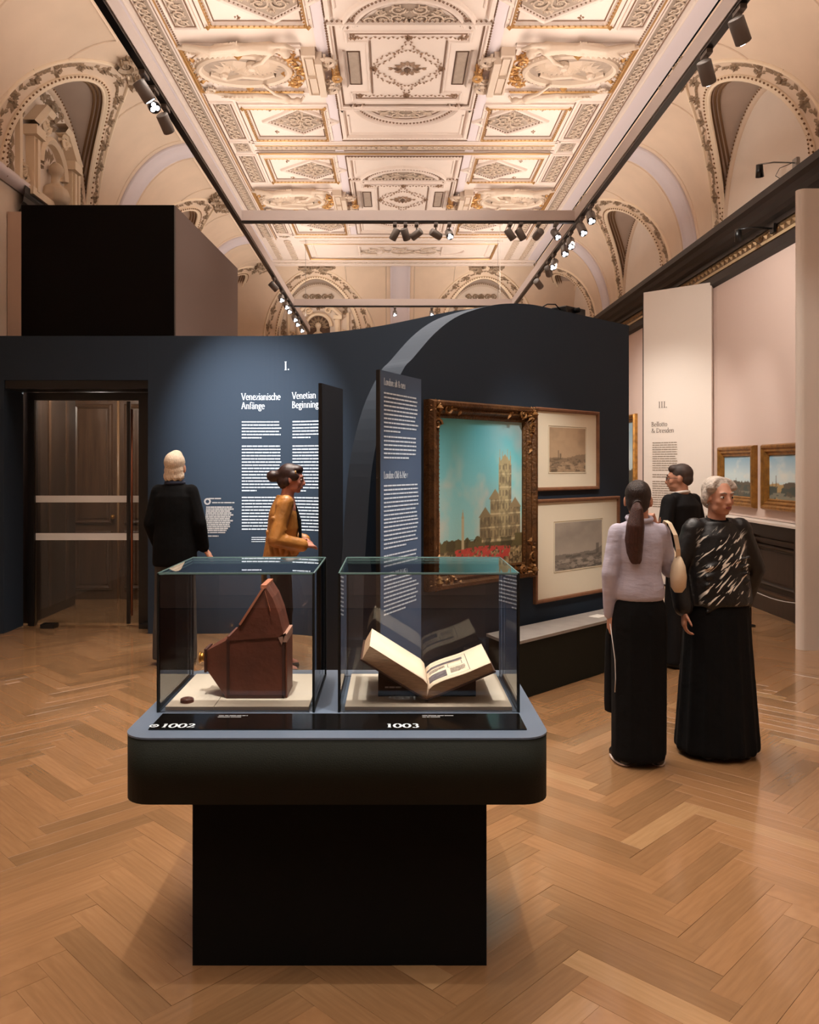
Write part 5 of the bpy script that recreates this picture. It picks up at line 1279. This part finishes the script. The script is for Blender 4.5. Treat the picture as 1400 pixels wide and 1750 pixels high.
class Person:
    def __init__(p, label, X, Y, heading, H, male=False, yaw=0., pitch=0., lean=0., arms=None, skin=SKIN, vox=.0075, foot_turn=.0, curl=(.5, .5), palms=None, girth=1.0, sw=None):
        p.root = thing('person', label, 'person', (X, Y, 0), heading); p.H = H; k = p.k = H/1.72; g = girth
        p.sw = sw or (.178 if male else .160)*k; p.shz = .815*H; mb = MB()
        p.sh = {1: Vector((p.sw, lean*.9, p.shz)), -1: Vector((-p.sw, lean*.9, p.shz))}
        p.el = {s: Vector(arms[s][0]) for s in (1, -1)}; p.wr = {s: Vector(arms[s][1]) for s in (1, -1)}
        rings(mb, [(.47*H, 0, 0, .13*g*k, .09*g*k), (.53*H, 0, 0, .145*g*k, .10*g*k), (.62*H, 0, lean*.3, .115*g*k, .085*g*k), (.72*H, 0, lean*.7, .13*g*k, .095*g*k), (.79*H, 0, lean*.85, .135*k, .085*k), (.83*H, 0, lean, .09*k, .06*k), (.845*H, 0, lean, .05*k, .05*k)])
        for s in (1, -1):
            capsule(mb, (s*.05*k, lean, .825*H), p.sh[s]-Vector((s*.01, 0, .008)), .040*k, .038*k)
            capsule(mb, p.sh[s]-Vector((s*.01, 0, .01)), p.el[s], .038*k, .032*k); capsule(mb, p.el[s], p.wr[s], .032*k, .023*k)
            hip = Vector((s*.085*k, 0, .50*H)); kn = Vector((s*.09*k, .015, .28*H)); an = Vector((s*.095*k, -.01, .05*H))
            capsule(mb, hip, kn, .082*k, .052*k); capsule(mb, kn+Vector((0, 0, -.0)), an, .052*k, .034*k); capsule(mb, an, an+Vector((s*.02, .13*k, -.045*k)), .034*k, .026*k)
            d = Vector(arms[s][2]) if len(arms[s]) > 2 else (p.wr[s]-p.el[s]); nn = Vector(arms[s][3]) if len(arms[s]) > 3 else Vector((-s, 0, 0))
            hand(mb, p.wr[s], d, nn, s < 0, curl[0 if s > 0 else 1], k)
        hc = Vector((0, lean*1.25+.02*k, H-.121*k)); p.T = Matrix.Translation(hc) @ Matrix.Rotation(yaw, 4, 'Z') @ Matrix.Rotation(pitch, 4, 'X')
        capsule(mb, (0, lean-.005, .835*H), hc+Vector((0, -.02*k, -.05*k)), .056*k, .052*k)
        head_parts(mb, p.T, k)
        p.body = fig_mesh('body', mb, skin, p.root, vox, 3)
    def hb(p, mb, c, r): mb.ball(p.T @ (Vector(c)*p.k), Vector(r)*p.k, 16, 10, rot=p.T.to_3x3())
    def sleeve(p, mb, s, r0, r1, end=1.0, r2=None):
        capsule(mb, p.sh[s]+Vector((-s*.012, 0, 0)), p.el[s], r0, r1); w = p.el[s].lerp(p.wr[s], end); capsule(mb, p.el[s], w, r1, r2 or r1*.8)
    def shoes(p, m, trousers=None):
        for s in (1, -1):
            q = MB(); a = Vector((s*.095*p.k, -.045, .035)); q.ball(a, (.04, .05, .036), 12, 8); capsule(q, a+Vector((0, .02, -.005)), a+Vector((s*.02, .16, -.012)), .040, .036)
            q.v = [(x, y, max(z, .002)) for x, y, z in q.v]
            fig_mesh('shoe', q, m, p.root, .008, 3)
def trouser_legs(p, r_hip, r_knee, r_hem, hem, top):
    mb = MB(); k = p.k
    rings(mb, [(top, 0, 0, r_hip*1.25, r_hip*.95), (.53*p.H, 0, 0, r_hip*1.42, r_hip*1.05), (.475*p.H, 0, 0, r_hip*1.38, r_hip)])
    for s in (1, -1):
        capsule(mb, (s*.085*k, 0, .49*p.H), (s*.09*k, .015, .28*p.H), r_hip*.78, r_knee)
        n = 14; mb.loft([[(s*x+r*math.cos(2*PI*i/n), y+r*math.sin(2*PI*i/n), z) for i in range(n)] for x, y, z, r in ((.09*k, .015, .30*p.H, r_knee*.96), (.094*k, 0, .15*p.H, (r_knee+r_hem)/2), (.096*k, .0, hem, r_hem))])
    return mb

# ---- young woman with the long ponytail, seen from behind
X, Y = 1.400, 4.66
w = Person('person with a long brown ponytail, grey blouse and long black skirt, seen from behind', X, Y, .0, 1.605, yaw=-.35, pitch=-.02,
           arms={-1: ((-.172, -.02, 1.08), (-.160, .03, .835), (.03, .1, -1), (1, 0, 0)), 1: ((.188, .05, 1.09), (.135, .185, 1.30), (-.25, -.2, .9), (-.4, -.8, 0))}, curl=(1.3, .8), girth=.88, sw=.135)
BLOUSE = mat('grey_lilac_blouse', (180, 174, 188), .75, 0, .05, 8, .5, 9, .25, stretch=(.8, .8, 2.2))
m = MB(); rings(m, [(.925, 0, .0, .130, .105), (.945, 0, 0, .140, .118), (.99, 0, 0, .142, .12), (1.08, 0, 0, .122, .108), (1.18, 0, 0, .130, .11), (1.27, 0, 0, .132, .102), (1.32, 0, 0, .115, .09), (1.355, 0, 0, .075, .065), (1.385, 0, 0, .062, .060)])
for s in (1, -1):
    capsule(m, (s*.06, 0, 1.325), (s*.122, 0, 1.30), .05, .052); w.sleeve(m, s, .054, .048, .97, .036)
for i in range(7): capsule(m, (-.075+.010*i, -.082, .99+.03*i), (.07, -.088+.002*i, .955+.042*i), .012, .010)
fig_mesh('blouse', m, BLOUSE, w.root, .009, 5)
c = MB(); c.tube([(.066*math.cos(a), .060*math.sin(a)-.002, 1.388+.012*math.sin(a)) for a in np.linspace(0, 2*PI, 25)[:-1]], .014, 8, closed=True); obj('collar', c, BLOUSE, w.root, True, local=True)
BLACKC = cloth('black_cloth', (10, 10, 11), .9, .1, 10, .4, 12, .2)
m = MB(); rings(m, [(.95, 0, 0, .122, .10), (.90, 0, 0, .146, .115), (.80, 0, 0, .158, .122), (.5, .0, 0, .150, .12), (.25, 0, 0, .150, .125), (.06, -.005, .0, .152, .13), (.032, -.005, 0, .150, .128)], 28)
for a in range(9): capsule(m, (.15*math.cos(a*.7), .115*math.sin(a*.7), .86), (.142*math.cos(a*.7), .118*math.sin(a*.7), .05), .012, .016)
fig_mesh('skirt', m, BLACKC, w.root, .011, 3)
w.shoes(mat('black_shoe', (14, 13, 13), .35))
for s in (1, -1): q = MB(); q.tube([(s*.095+.048*math.cos(a)*(1), .045+.118*math.sin(a), .010) for a in np.linspace(0, 2*PI, 25)[:-1]], .0065, 6, closed=True); obj('shoe_sole', q, mat('pale_sole', (200, 180, 168), .6), w.root, True, local=True)
HAIRB = mat('dark_brown_hair', (40, 25, 19), .42, var=.35, vscale=30, stretch=(6, 6, .5), bump=.4, bscale=60)
m = MB(); w.hb(m, (0, -.022, .035), (.080, .097, .090)); w.hb(m, (0, -.045, -.015), (.072, .070, .075)); w.hb(m, (0, .03, .075), (.066, .055, .045)); w.hb(m, (0, -.10, -.02), (.03, .025, .028))
fig_mesh('hair', m, HAIRB, w.root, .008, 4)
base = w.T @ Vector((0, -.112, -.02)); m = MB()
pts = [base, base+Vector((-.01, -.035, -.03)), base+Vector((-.022, -.045, -.12)), base+Vector((-.026, -.035, -.20)), base+Vector((-.022, -.030, -.27)), base+Vector((-.015, -.028, -.315)), base+Vector((-.012, -.028, -.335))]
m.tube(pts, [.02, .034, .050, .052, .044, .024, .006], 12)
for i in range(8):
    o_ = Vector((.045*math.cos(i*.8), .02*math.sin(i*.8), 0)); m.tube([p+o_*(.4+.1*j if j < 4 else .9-.15*(j-3)) for j, p in enumerate(pts)], [.006, .012, .014, .014, .012, .008, .003], 6)
fig_mesh('ponytail', m, mat('warm_brown_hair', (66, 34, 26), .4, var=.4, vscale=30, stretch=(8, 8, .4), bump=.5, bscale=60), w.root, .007, 2)
obj('hair_tie', MB().tube([base+Vector((.022*math.cos(a), -.012, -.006+.022*math.sin(a))) for a in np.linspace(0, 2*PI, 17)[:-1]], .006, 6, closed=True), HAIRB, w.root, True, local=True)
face_details(w.root, w.T, w.k, (50, 34, 26))
# her bag, and what she carries
bag = thing('shoulder_bag', 'cream leather shoulder bag hanging at the ponytailed person\u2019s right side', 'bag', (X+.20, Y-.03, .95)); BAGL = mat('cream_leather', (222, 200, 170), .5, bump=.1, bscale=40)
bl_ = MB(); rr_ = [(0, .022, .020), (.03, .040, .052), (.09, .042, .070), (.15, .034, .064), (.19, .018, .046), (.205, .010, .026)]
bl_.loft([[(X+.205+rx*math.cos(2*PI*i/14), Y-.05+ry*math.sin(2*PI*i/14), .975+z) for i in range(14)] for z, rx, ry in rr_]); obj('pouch', bl_, BAGL, bag, True)
st = MB(); sp = [(X+.203, Y-.055, 1.165), (X+.192, Y-.085, 1.22), (X+.175, Y-.090, 1.30), (X+.155, Y-.055, 1.362), (X+.150, Y, 1.372), (X+.160, Y+.05, 1.35), (X+.19, Y+.065, 1.25), (X+.207, Y+.0, 1.165)]
rows = []
for i, p in enumerate(sp): rows.append([(p[0]-.012, p[1]-.003, p[2]), (p[0]+.012, p[1]-.003, p[2]+.001), (p[0]+.012, p[1]+.003, p[2]+.004), (p[0]-.012, p[1]+.003, p[2]+.004)])
st.loft(rows); obj('strap', st, BAGL, bag); obj('ring', MB().tube([(X+.203+.012*math.cos(a), Y-.055, 1.17+.012*math.sin(a)) for a in np.linspace(0, 2*PI, 13)[:-1]], .0035, 6, closed=True), STEEL, bag, True)
coat = thing('folded_coat', 'black folded coat hanging from the ponytailed person\u2019s left hand', 'coat', (X-.15, Y+.15, .23))
m = MB(); rings(m, [(.24, -.005, 0, .040, .055), (.3, -.005, 0, .043, .058), (.55, -.005, .0, .04, .055), (.70, -.01, -.02, .035, .05), (.77, -.02, -.06, .02, .035)]); m.v = [(x+X-.105, y+Y+.175, z) for x, y, z in m.v]
me = remesh(m, .009, 4, 'cloth_fold'); me.transform(minv(coat)); link('cloth_fold', me, BLACKC, coat, True)
tag(obj('white_cord', MB().tube([(X-.168, Y-.01, .79), (X-.165, Y-.05, .70), (X-.158, Y-.075, .60), (X-.156, Y-.08, .50), (X-.160, Y-.08, .42)], .0028, 6), mat('white_cable', (196, 190, 184), .5), None, True), 'thin white cord dangling from the hand beside the black skirt', 'cord')

# ---- older woman in the black sequinned dress, facing us
X, Y = 1.905, 4.82
w = Person('person with short grey hair and sparkling black dress, standing beside the ponytailed person', X, Y, PI+.10, 1.62, yaw=.16, pitch=-.03, girth=1.08,
           arms={1: ((.245, .0, 1.08), (.235, .07, .855), (.06, .15, -1), (-.9, .2, 0)), -1: ((-.255, -.03, 1.08), (-.215, -.10, .86), (.3, -.2, -.9), (.3, .9, 0))}, curl=(.9, .7))
SEQ = cloth('black_satin', (12, 12, 13), .45, .2, 8, .5, 10, .5)
nt = SEQ.node_tree; pb = nt.nodes['Principled BSDF']
tc = nt.nodes.new('ShaderNodeTexCoord'); mp = nt.nodes.new('ShaderNodeMapping'); mp.inputs['Rotation'].default_value = (0, -.8, 0); mp.inputs['Scale'].default_value = (13, 5, 75)
nz = nt.nodes.new('ShaderNodeTexNoise'); nz.inputs['Scale'].default_value = 1.0; nz.inputs['Detail'].default_value = 2; nz.inputs['Distortion'].default_value = .6
rp = nt.nodes.new('ShaderNodeValToRGB'); rp.color_ramp.elements[0].position = .575; rp.color_ramp.elements[1].position = .615
mp.inputs['Scale'].default_value = (1, 1, 1); m2_ = nt.nodes.new('ShaderNodeMapping'); m2_.inputs['Scale'].default_value = (11, 5, 70)
nt.links.new(tc.outputs['Object'], mp.inputs[0]); nt.links.new(mp.outputs[0], m2_.inputs[0]); nt.links.new(m2_.outputs[0], nz.inputs[0]); nt.links.new(nz.outputs[0], rp.inputs[0])
sx = nt.nodes.new('ShaderNodeSeparateXYZ'); nt.links.new(tc.outputs['Object'], sx.inputs[0])
def rng_mask(sock, a, b, c_, d_):
    m1 = nt.nodes.new('ShaderNodeMapRange'); m1.inputs[1].default_value = a; m1.inputs[2].default_value = b; nt.links.new(sock, m1.inputs[0])
    m2 = nt.nodes.new('ShaderNodeMapRange'); m2.inputs[1].default_value = c_; m2.inputs[2].default_value = d_; m2.inputs[3].default_value = 1; m2.inputs[4].default_value = 0; nt.links.new(sock, m2.inputs[0])
    mm = nt.nodes.new('ShaderNodeMath'); mm.operation = 'MULTIPLY'; nt.links.new(m1.outputs[0], mm.inputs[0]); nt.links.new(m2.outputs[0], mm.inputs[1]); return mm.outputs[0]
def mul(a, b):
    mm = nt.nodes.new('ShaderNodeMath'); mm.operation = 'MULTIPLY'; nt.links.new(a, mm.inputs[0]); nt.links.new(b, mm.inputs[1]); return mm.outputs[0]
mask = mul(mul(rp.outputs[0], rng_mask(sx.outputs[0], -.16, -.12, .12, .16)), rng_mask(sx.outputs[2], .88, .90, 1.26, 1.34))
mask = mul(mask, rng_mask(sx.outputs[1], .0, .04, 5, 6))
mx = nt.nodes.new('ShaderNodeMixRGB'); old = pb.inputs['Base Color'].links[0].from_socket; nt.links.new(old, mx.inputs[1]); mx.inputs[2].default_value = lin((236, 230, 218)); nt.links.new(mask, mx.inputs[0]); nt.links.new(mx.outputs[0], pb.inputs['Base Color'])
m = MB(); rings(m, [(.875, 0, 0, .205, .15), (.90, 0, 0, .208, .155), (.98, 0, 0, .20, .15), (1.1, 0, 0, .180, .135), (1.2, 0, 0, .170, .125), (1.28, 0, 0, .160, .108), (1.335, 0, 0, .120, .085), (1.365, 0, .005, .085, .075)])
for s in (1, -1): capsule(m, (s*.07, 0, 1.33), (s*.155, 0, 1.305), .055, .062); w.sleeve(m, s, .064, .060, .93, .056)
for i in range(6): capsule(m, (-.13, .125-.003*i, 1.16-.045*i), (.12, .118, 1.10-.05*i), .012, .012)
fig_mesh('tunic', m, SEQ, w.root, .009, 4, label='black satin tunic with glinting white streaks')
m = MB(); rings(m, [(.93, 0, 0, .175, .13), (.85, 0, 0, .190, .145), (.6, 0, 0, .198, .16), (.3, 0, 0, .215, .18), (.04, 0, 0, .236, .20), (.025, 0, 0, .234, .198)], 30)
for a in range(14): c_, s_ = math.cos(a*.449), math.sin(a*.449); capsule(m, (.178*c_, .138*s_, .82), (.222*c_, .188*s_, .045), .014, .026)
fig_mesh('skirt', m, BLACKC, w.root, .011, 3)
w.shoes(MATS['black_shoe'])
GREYH = mat('silver_hair', (188, 176, 164), .55, var=.25, vscale=40, bump=.5, bscale=70)
m = MB(); w.hb(m, (0, -.026, .042), (.086, .098, .088)); w.hb(m, (0, -.055, -.015), (.078, .066, .070))
for i in range(14):
    a = PI*.02+PI*.96*i/13; w.hb(m, (.080*math.cos(a), .030-.02*abs(math.sin(a)), .055+.045*math.sin(a)), (.024, .034, .026))
for s in (-1, 1): w.hb(m, (s*.078, -.018, .0), (.018, .034, .05))
fig_mesh('hair', m, GREYH, w.root, .008, 3)
face_details(w.root, w.T, w.k, (150, 138, 128))
e = MB()
for s in (-1, 1): e.ball(w.T @ (Vector((s*.080, .0, -.052))*w.k), .006, 8, 6)
obj('earring', e, STEEL, w.root, True, local=True)
for o in list(w.root.children):
    pass
nk = MB(); nk.tube([(.052*math.cos(a), .012+.055*math.sin(a), 1.372-.01*math.sin(a)) for a in np.linspace(0, 2*PI, 25)[:-1]], .008, 6, closed=True); obj('neckline', nk, BLACKC, w.root, True, local=True)

# ---- man in the dark suit beyond the two women
X, Y = 2.43, 6.9
w = Person('person in a dark suit with glasses, looking left behind the two long-skirted people', X, Y, .62, 1.705, True, yaw=.55, pitch=-.05,
           arms={1: ((.25, -.01, 1.14), (.235, .06, .90)), -1: ((-.25, -.01, 1.14), (-.235, .06, .90))}, vox=.009)
SUIT = cloth('dark_suit', (13, 12, 14), .8, .1, 10, .25, 16, .25)
m = MB(); rings(m, [(.80, 0, 0, .18, .13), (.95, 0, 0, .17, .125), (1.08, 0, 0, .16, .12), (1.25, 0, 0, .185, .13), (1.36, 0, -.01, .19, .115), (1.42, 0, -.005, .13, .085), (1.452, 0, 0, .068, .066)])
for s in (1, -1): capsule(m, (s*.08, 0, 1.41), (s*.175, 0, 1.375), .06, .064); w.sleeve(m, s, .068, .06, .98, .046)
fig_mesh('jacket', m, SUIT, w.root, .01, 4)
c = MB(); c.tube([(.064*math.cos(a), .004+.062*math.sin(a), 1.462-.012*math.sin(a)) for a in np.linspace(0, 2*PI, 25)[:-1]], .012, 8, closed=True); obj('shirt_collar', c, mat('white_shirt', (224, 218, 212), .8), w.root, True, local=True)
fig_mesh('trousers', trouser_legs(w, .10, .075, .075, .035, .92), SUIT, w.root, .012, 3); w.shoes(MATS['black_shoe'])
m = MB(); w.hb(m, (0, -.020, .038), (.079, .097, .088)); w.hb(m, (0, -.052, -.012), (.071, .060, .058)); w.hb(m, (0, .035, .080), (.062, .055, .04))
fig_mesh('hair', m, mat('greying_brown_hair', (66, 52, 46), .6, var=.4, vscale=24), w.root, .008, 3)
gl = MB()
for s in (-1, 1):
    gl.tube([w.T @ (Vector((s*.034+.022*math.cos(a), .104, -.002+.017*math.sin(a)))*w.k) for a in np.linspace(0, 2*PI, 17)[:-1]], .0022, 5, closed=True)
    gl.tube([w.T @ (Vector(p)*w.k) for p in ((s*.056, .102, .004), (s*.078, .04, .004), (s*.080, -.005, .0))], .002, 5)
gl.tube([w.T @ (Vector(p)*w.k) for p in ((-.012, .105, 0), (.012, .105, 0))], .002, 5)
obj('glasses', gl, BLACK, w.root, True, local=True); face_details(w.root, w.T, w.k, (60, 48, 42))

# ---- somebody in black half hidden by the end of the navy wall
X, Y = 2.535, 9.3
w = Person('person in black mostly hidden behind the right end of the navy wall', X, Y, -.5, 1.70, True, yaw=-.3, arms={1: ((.25, -.01, 1.14), (.235, .06, .90)), -1: ((-.25, -.01, 1.14), (-.235, .06, .90))}, vox=.010)
m = MB(); rings(m, [(.80, 0, 0, .18, .13), (.95, 0, 0, .17, .125), (1.08, 0, 0, .16, .12), (1.25, 0, 0, .185, .13), (1.36, 0, -.01, .19, .115), (1.42, 0, -.005, .13, .085), (1.45, 0, 0, .068, .066)])
for s in (1, -1): capsule(m, (s*.08, 0, 1.41), (s*.175, 0, 1.375), .06, .064); w.sleeve(m, s, .068, .06, .98, .046)
fig_mesh('jacket', m, SUIT, w.root, .012, 4); fig_mesh('trousers', trouser_legs(w, .10, .075, .075, .035, .92), SUIT, w.root, .012, 3); w.shoes(MATS['black_shoe'])
m = MB(); w.hb(m, (0, -.022, .038), (.080, .097, .088)); w.hb(m, (0, -.052, -.012), (.072, .062, .06)); fig_mesh('hair', m, MATS['greying_brown_hair'], w.root, .009, 3); face_details(w.root, w.T, w.k, (60, 48, 42))

# ---- old man with white hair reading the wall
X, Y = -1.86, 6.98
w = Person('person with white hair in a black jacket reading the blue wall', X, Y, -.06, 1.80, True, pitch=.02,
           arms={1: ((.218, -.02, 1.20), (.235, .05, .985), (.35, .35, -.6), (-.4, .2, -.5)), -1: ((-.205, -.02, 1.20), (-.18, .10, 1.0), (.2, .6, -.6), (1, 0, 0))}, curl=(.3, .7), vox=.0085, girth=1.0, sw=.150)
JK = cloth('black_wool', (9, 9, 10), .95, .1, 12, .3, 14, .15)
m = MB(); rings(m, [(.84, 0, 0, .185, .145), (.87, 0, 0, .19, .15), (1.0, 0, 0, .188, .15), (1.15, 0, 0, .172, .14), (1.32, 0, 0, .175, .135), (1.43, 0, -.01, .165, .115), (1.50, 0, -.005, .12, .09), (1.535, 0, 0, .075, .072)])
for s in (1, -1): capsule(m, (s*.07, 0, 1.48), (s*.145, 0, 1.45), .06, .064); w.sleeve(m, s, .068, .062, .95, .050)
fig_mesh('jacket', m, JK, w.root, .010, 4)
c = MB(); c.tube([(.070*math.cos(a), .002+.068*math.sin(a), 1.545) for a in np.linspace(0, 2*PI, 25)[:-1]], .02, 8, closed=True); obj('collar', c, mat('navy_collar', (30, 36, 56), .8), w.root, True, local=True)
cf = MB(); d_ = (w.wr[1]-w.el[1]).normalized(); p_ = w.wr[1]-d_*.012; cf.tube([p_-d_*.015, p_+d_*.015], .034, 12); obj('shirt_cuff', cf, mat('white_shirt', (0, 0, 0)), w.root, True, local=True)
fig_mesh('trousers', trouser_legs(w, .108, .088, .092, .045, .95), cloth('grey_trousers', (72, 70, 68), .9, .12, 10, .35, 10, .2), w.root, .011, 3); w.shoes(MATS['black_shoe'])
WH = mat('white_hair', (214, 194, 170), .6, var=.18, vscale=30, stretch=(5, 5, 1), bump=.5, bscale=50)
m = MB(); w.hb(m, (0, -.028, .045), (.084, .100, .090)); w.hb(m, (0, -.046, -.02), (.079, .066, .078)); w.hb(m, (.012, -.02, .10), (.05, .06, .045))
for i in range(9): a = PI*(1.08+.84*i/8); w.hb(m, (.070*math.cos(a), -.03+.06*math.sin(a), -.066-.010*(i % 2)), (.020, .018, .034))
fig_mesh('hair', m, WH, w.root, .008, 3); face_details(w.root, w.T, w.k, (190, 176, 160))

# ---- woman in the ochre jacket walking to the right
X, Y = -.925, 6.74
w = Person('person in an ochre satin jacket with dark hair in a bun, in profile', X, Y, -PI/2+.08, 1.705, yaw=-.04, pitch=-.12, lean=.055,
           arms={1: ((.235, -.03, 1.10), (.15, .20, 1.045), (-.7, .6, .0), (0, -.4, -.7)), -1: ((-.235, .0, 1.10), (-.10, .21, 1.06), (.8, .3, .0), (0, -.6, -.6))}, curl=(.8, .8), vox=.008, skin=mat('rosy_skin', (186, 124, 106), .55, var=.05, vscale=14))
OC = cloth('ochre_satin', (172, 116, 56), .38, .3, 7, .8, 8, .5)
m = MB(); rings(m, [(.92, 0, -.005, .165, .135), (.95, 0, -.005, .17, .14), (1.05, 0, 0, .155, .128), (1.18, 0, .02, .16, .13), (1.30, 0, .02, .165, .118), (1.375, 0, .02, .13, .09), (1.425, 0, .025, .075, .068), (1.45, 0, .025, .062, .06)])
for s in (1, -1): capsule(m, (s*.08, .025, 1.39), (s*.155, .025, 1.365), .055, .062); w.sleeve(m, s, .068, .062, .90, .056)
for i in range(6): capsule(m, (.15, -.10+.05*i, 1.16-.02*i), (.165, -.06+.04*i, .98), .015, .014)
for i in range(4): capsule(m, (.215, -.05+.03*i, 1.27-.055*i), (.225, .03+.02*i, 1.24-.06*i), .020, .016)
fig_mesh('jacket', m, OC, w.root, .009, 3)
c = MB(); rows = []
for z, y, hw in ((1.44, .07, .02), (1.36, .118, .04), (1.24, .155, .05), (1.12, .160, .055), (.99, .150, .06)): rows.append([(-hw, y-.012, z), (hw, y-.012, z), (hw, y+.012, z), (-hw, y+.012, z)])
c.loft(rows); fig_mesh('black_scarf', c, BLACKC, w.root, .008, 3)
fig_mesh('trousers', trouser_legs(w, .108, .085, .085, .04, .98), BLACKC, w.root, .011, 3); w.shoes(MATS['black_shoe'])
m = MB(); rings(m, [(.60, .02, -.125, .12, .018), (.62, .02, -.13, .125, .02), (.80, .01, -.135, .14, .022), (.95, 0, -.12, .15, .03)]); fig_mesh('coat_tail', m, cloth('ochre_lining', (92, 66, 30), .8), w.root, .009, 3)
m = MB(); w.hb(m, (0, -.024, .036), (.083, .098, .090)); w.hb(m, (0, -.055, -.03), (.075, .062, .07)); w.hb(m, (0, .035, .078), (.07, .055, .042)); w.hb(m, (0, -.155, .000), (.052, .056, .050)); w.hb(m, (0, -.11, .01), (.05, .05, .05))
for s in (-1, 1): w.hb(m, (s*.074, .02, .02), (.016, .05, .04)); w.hb(m, (s*.07, -.03, -.03), (.02, .03, .04))
fig_mesh('hair', m, mat('black_brown_hair', (46, 24, 20), .45, var=.3, vscale=30), w.root, .008, 3)
obj('hair_clip', MB().tube([w.T @ (Vector((.084, .03+.004*i, .068-.012*i))*w.k) for i in range(3)], .006, 6), mat('clip_gold', (214, 170, 110), .3, metal=.6), w.root, True, local=True)
face_details(w.root, w.T, w.k, (40, 26, 24), (170, 80, 74))
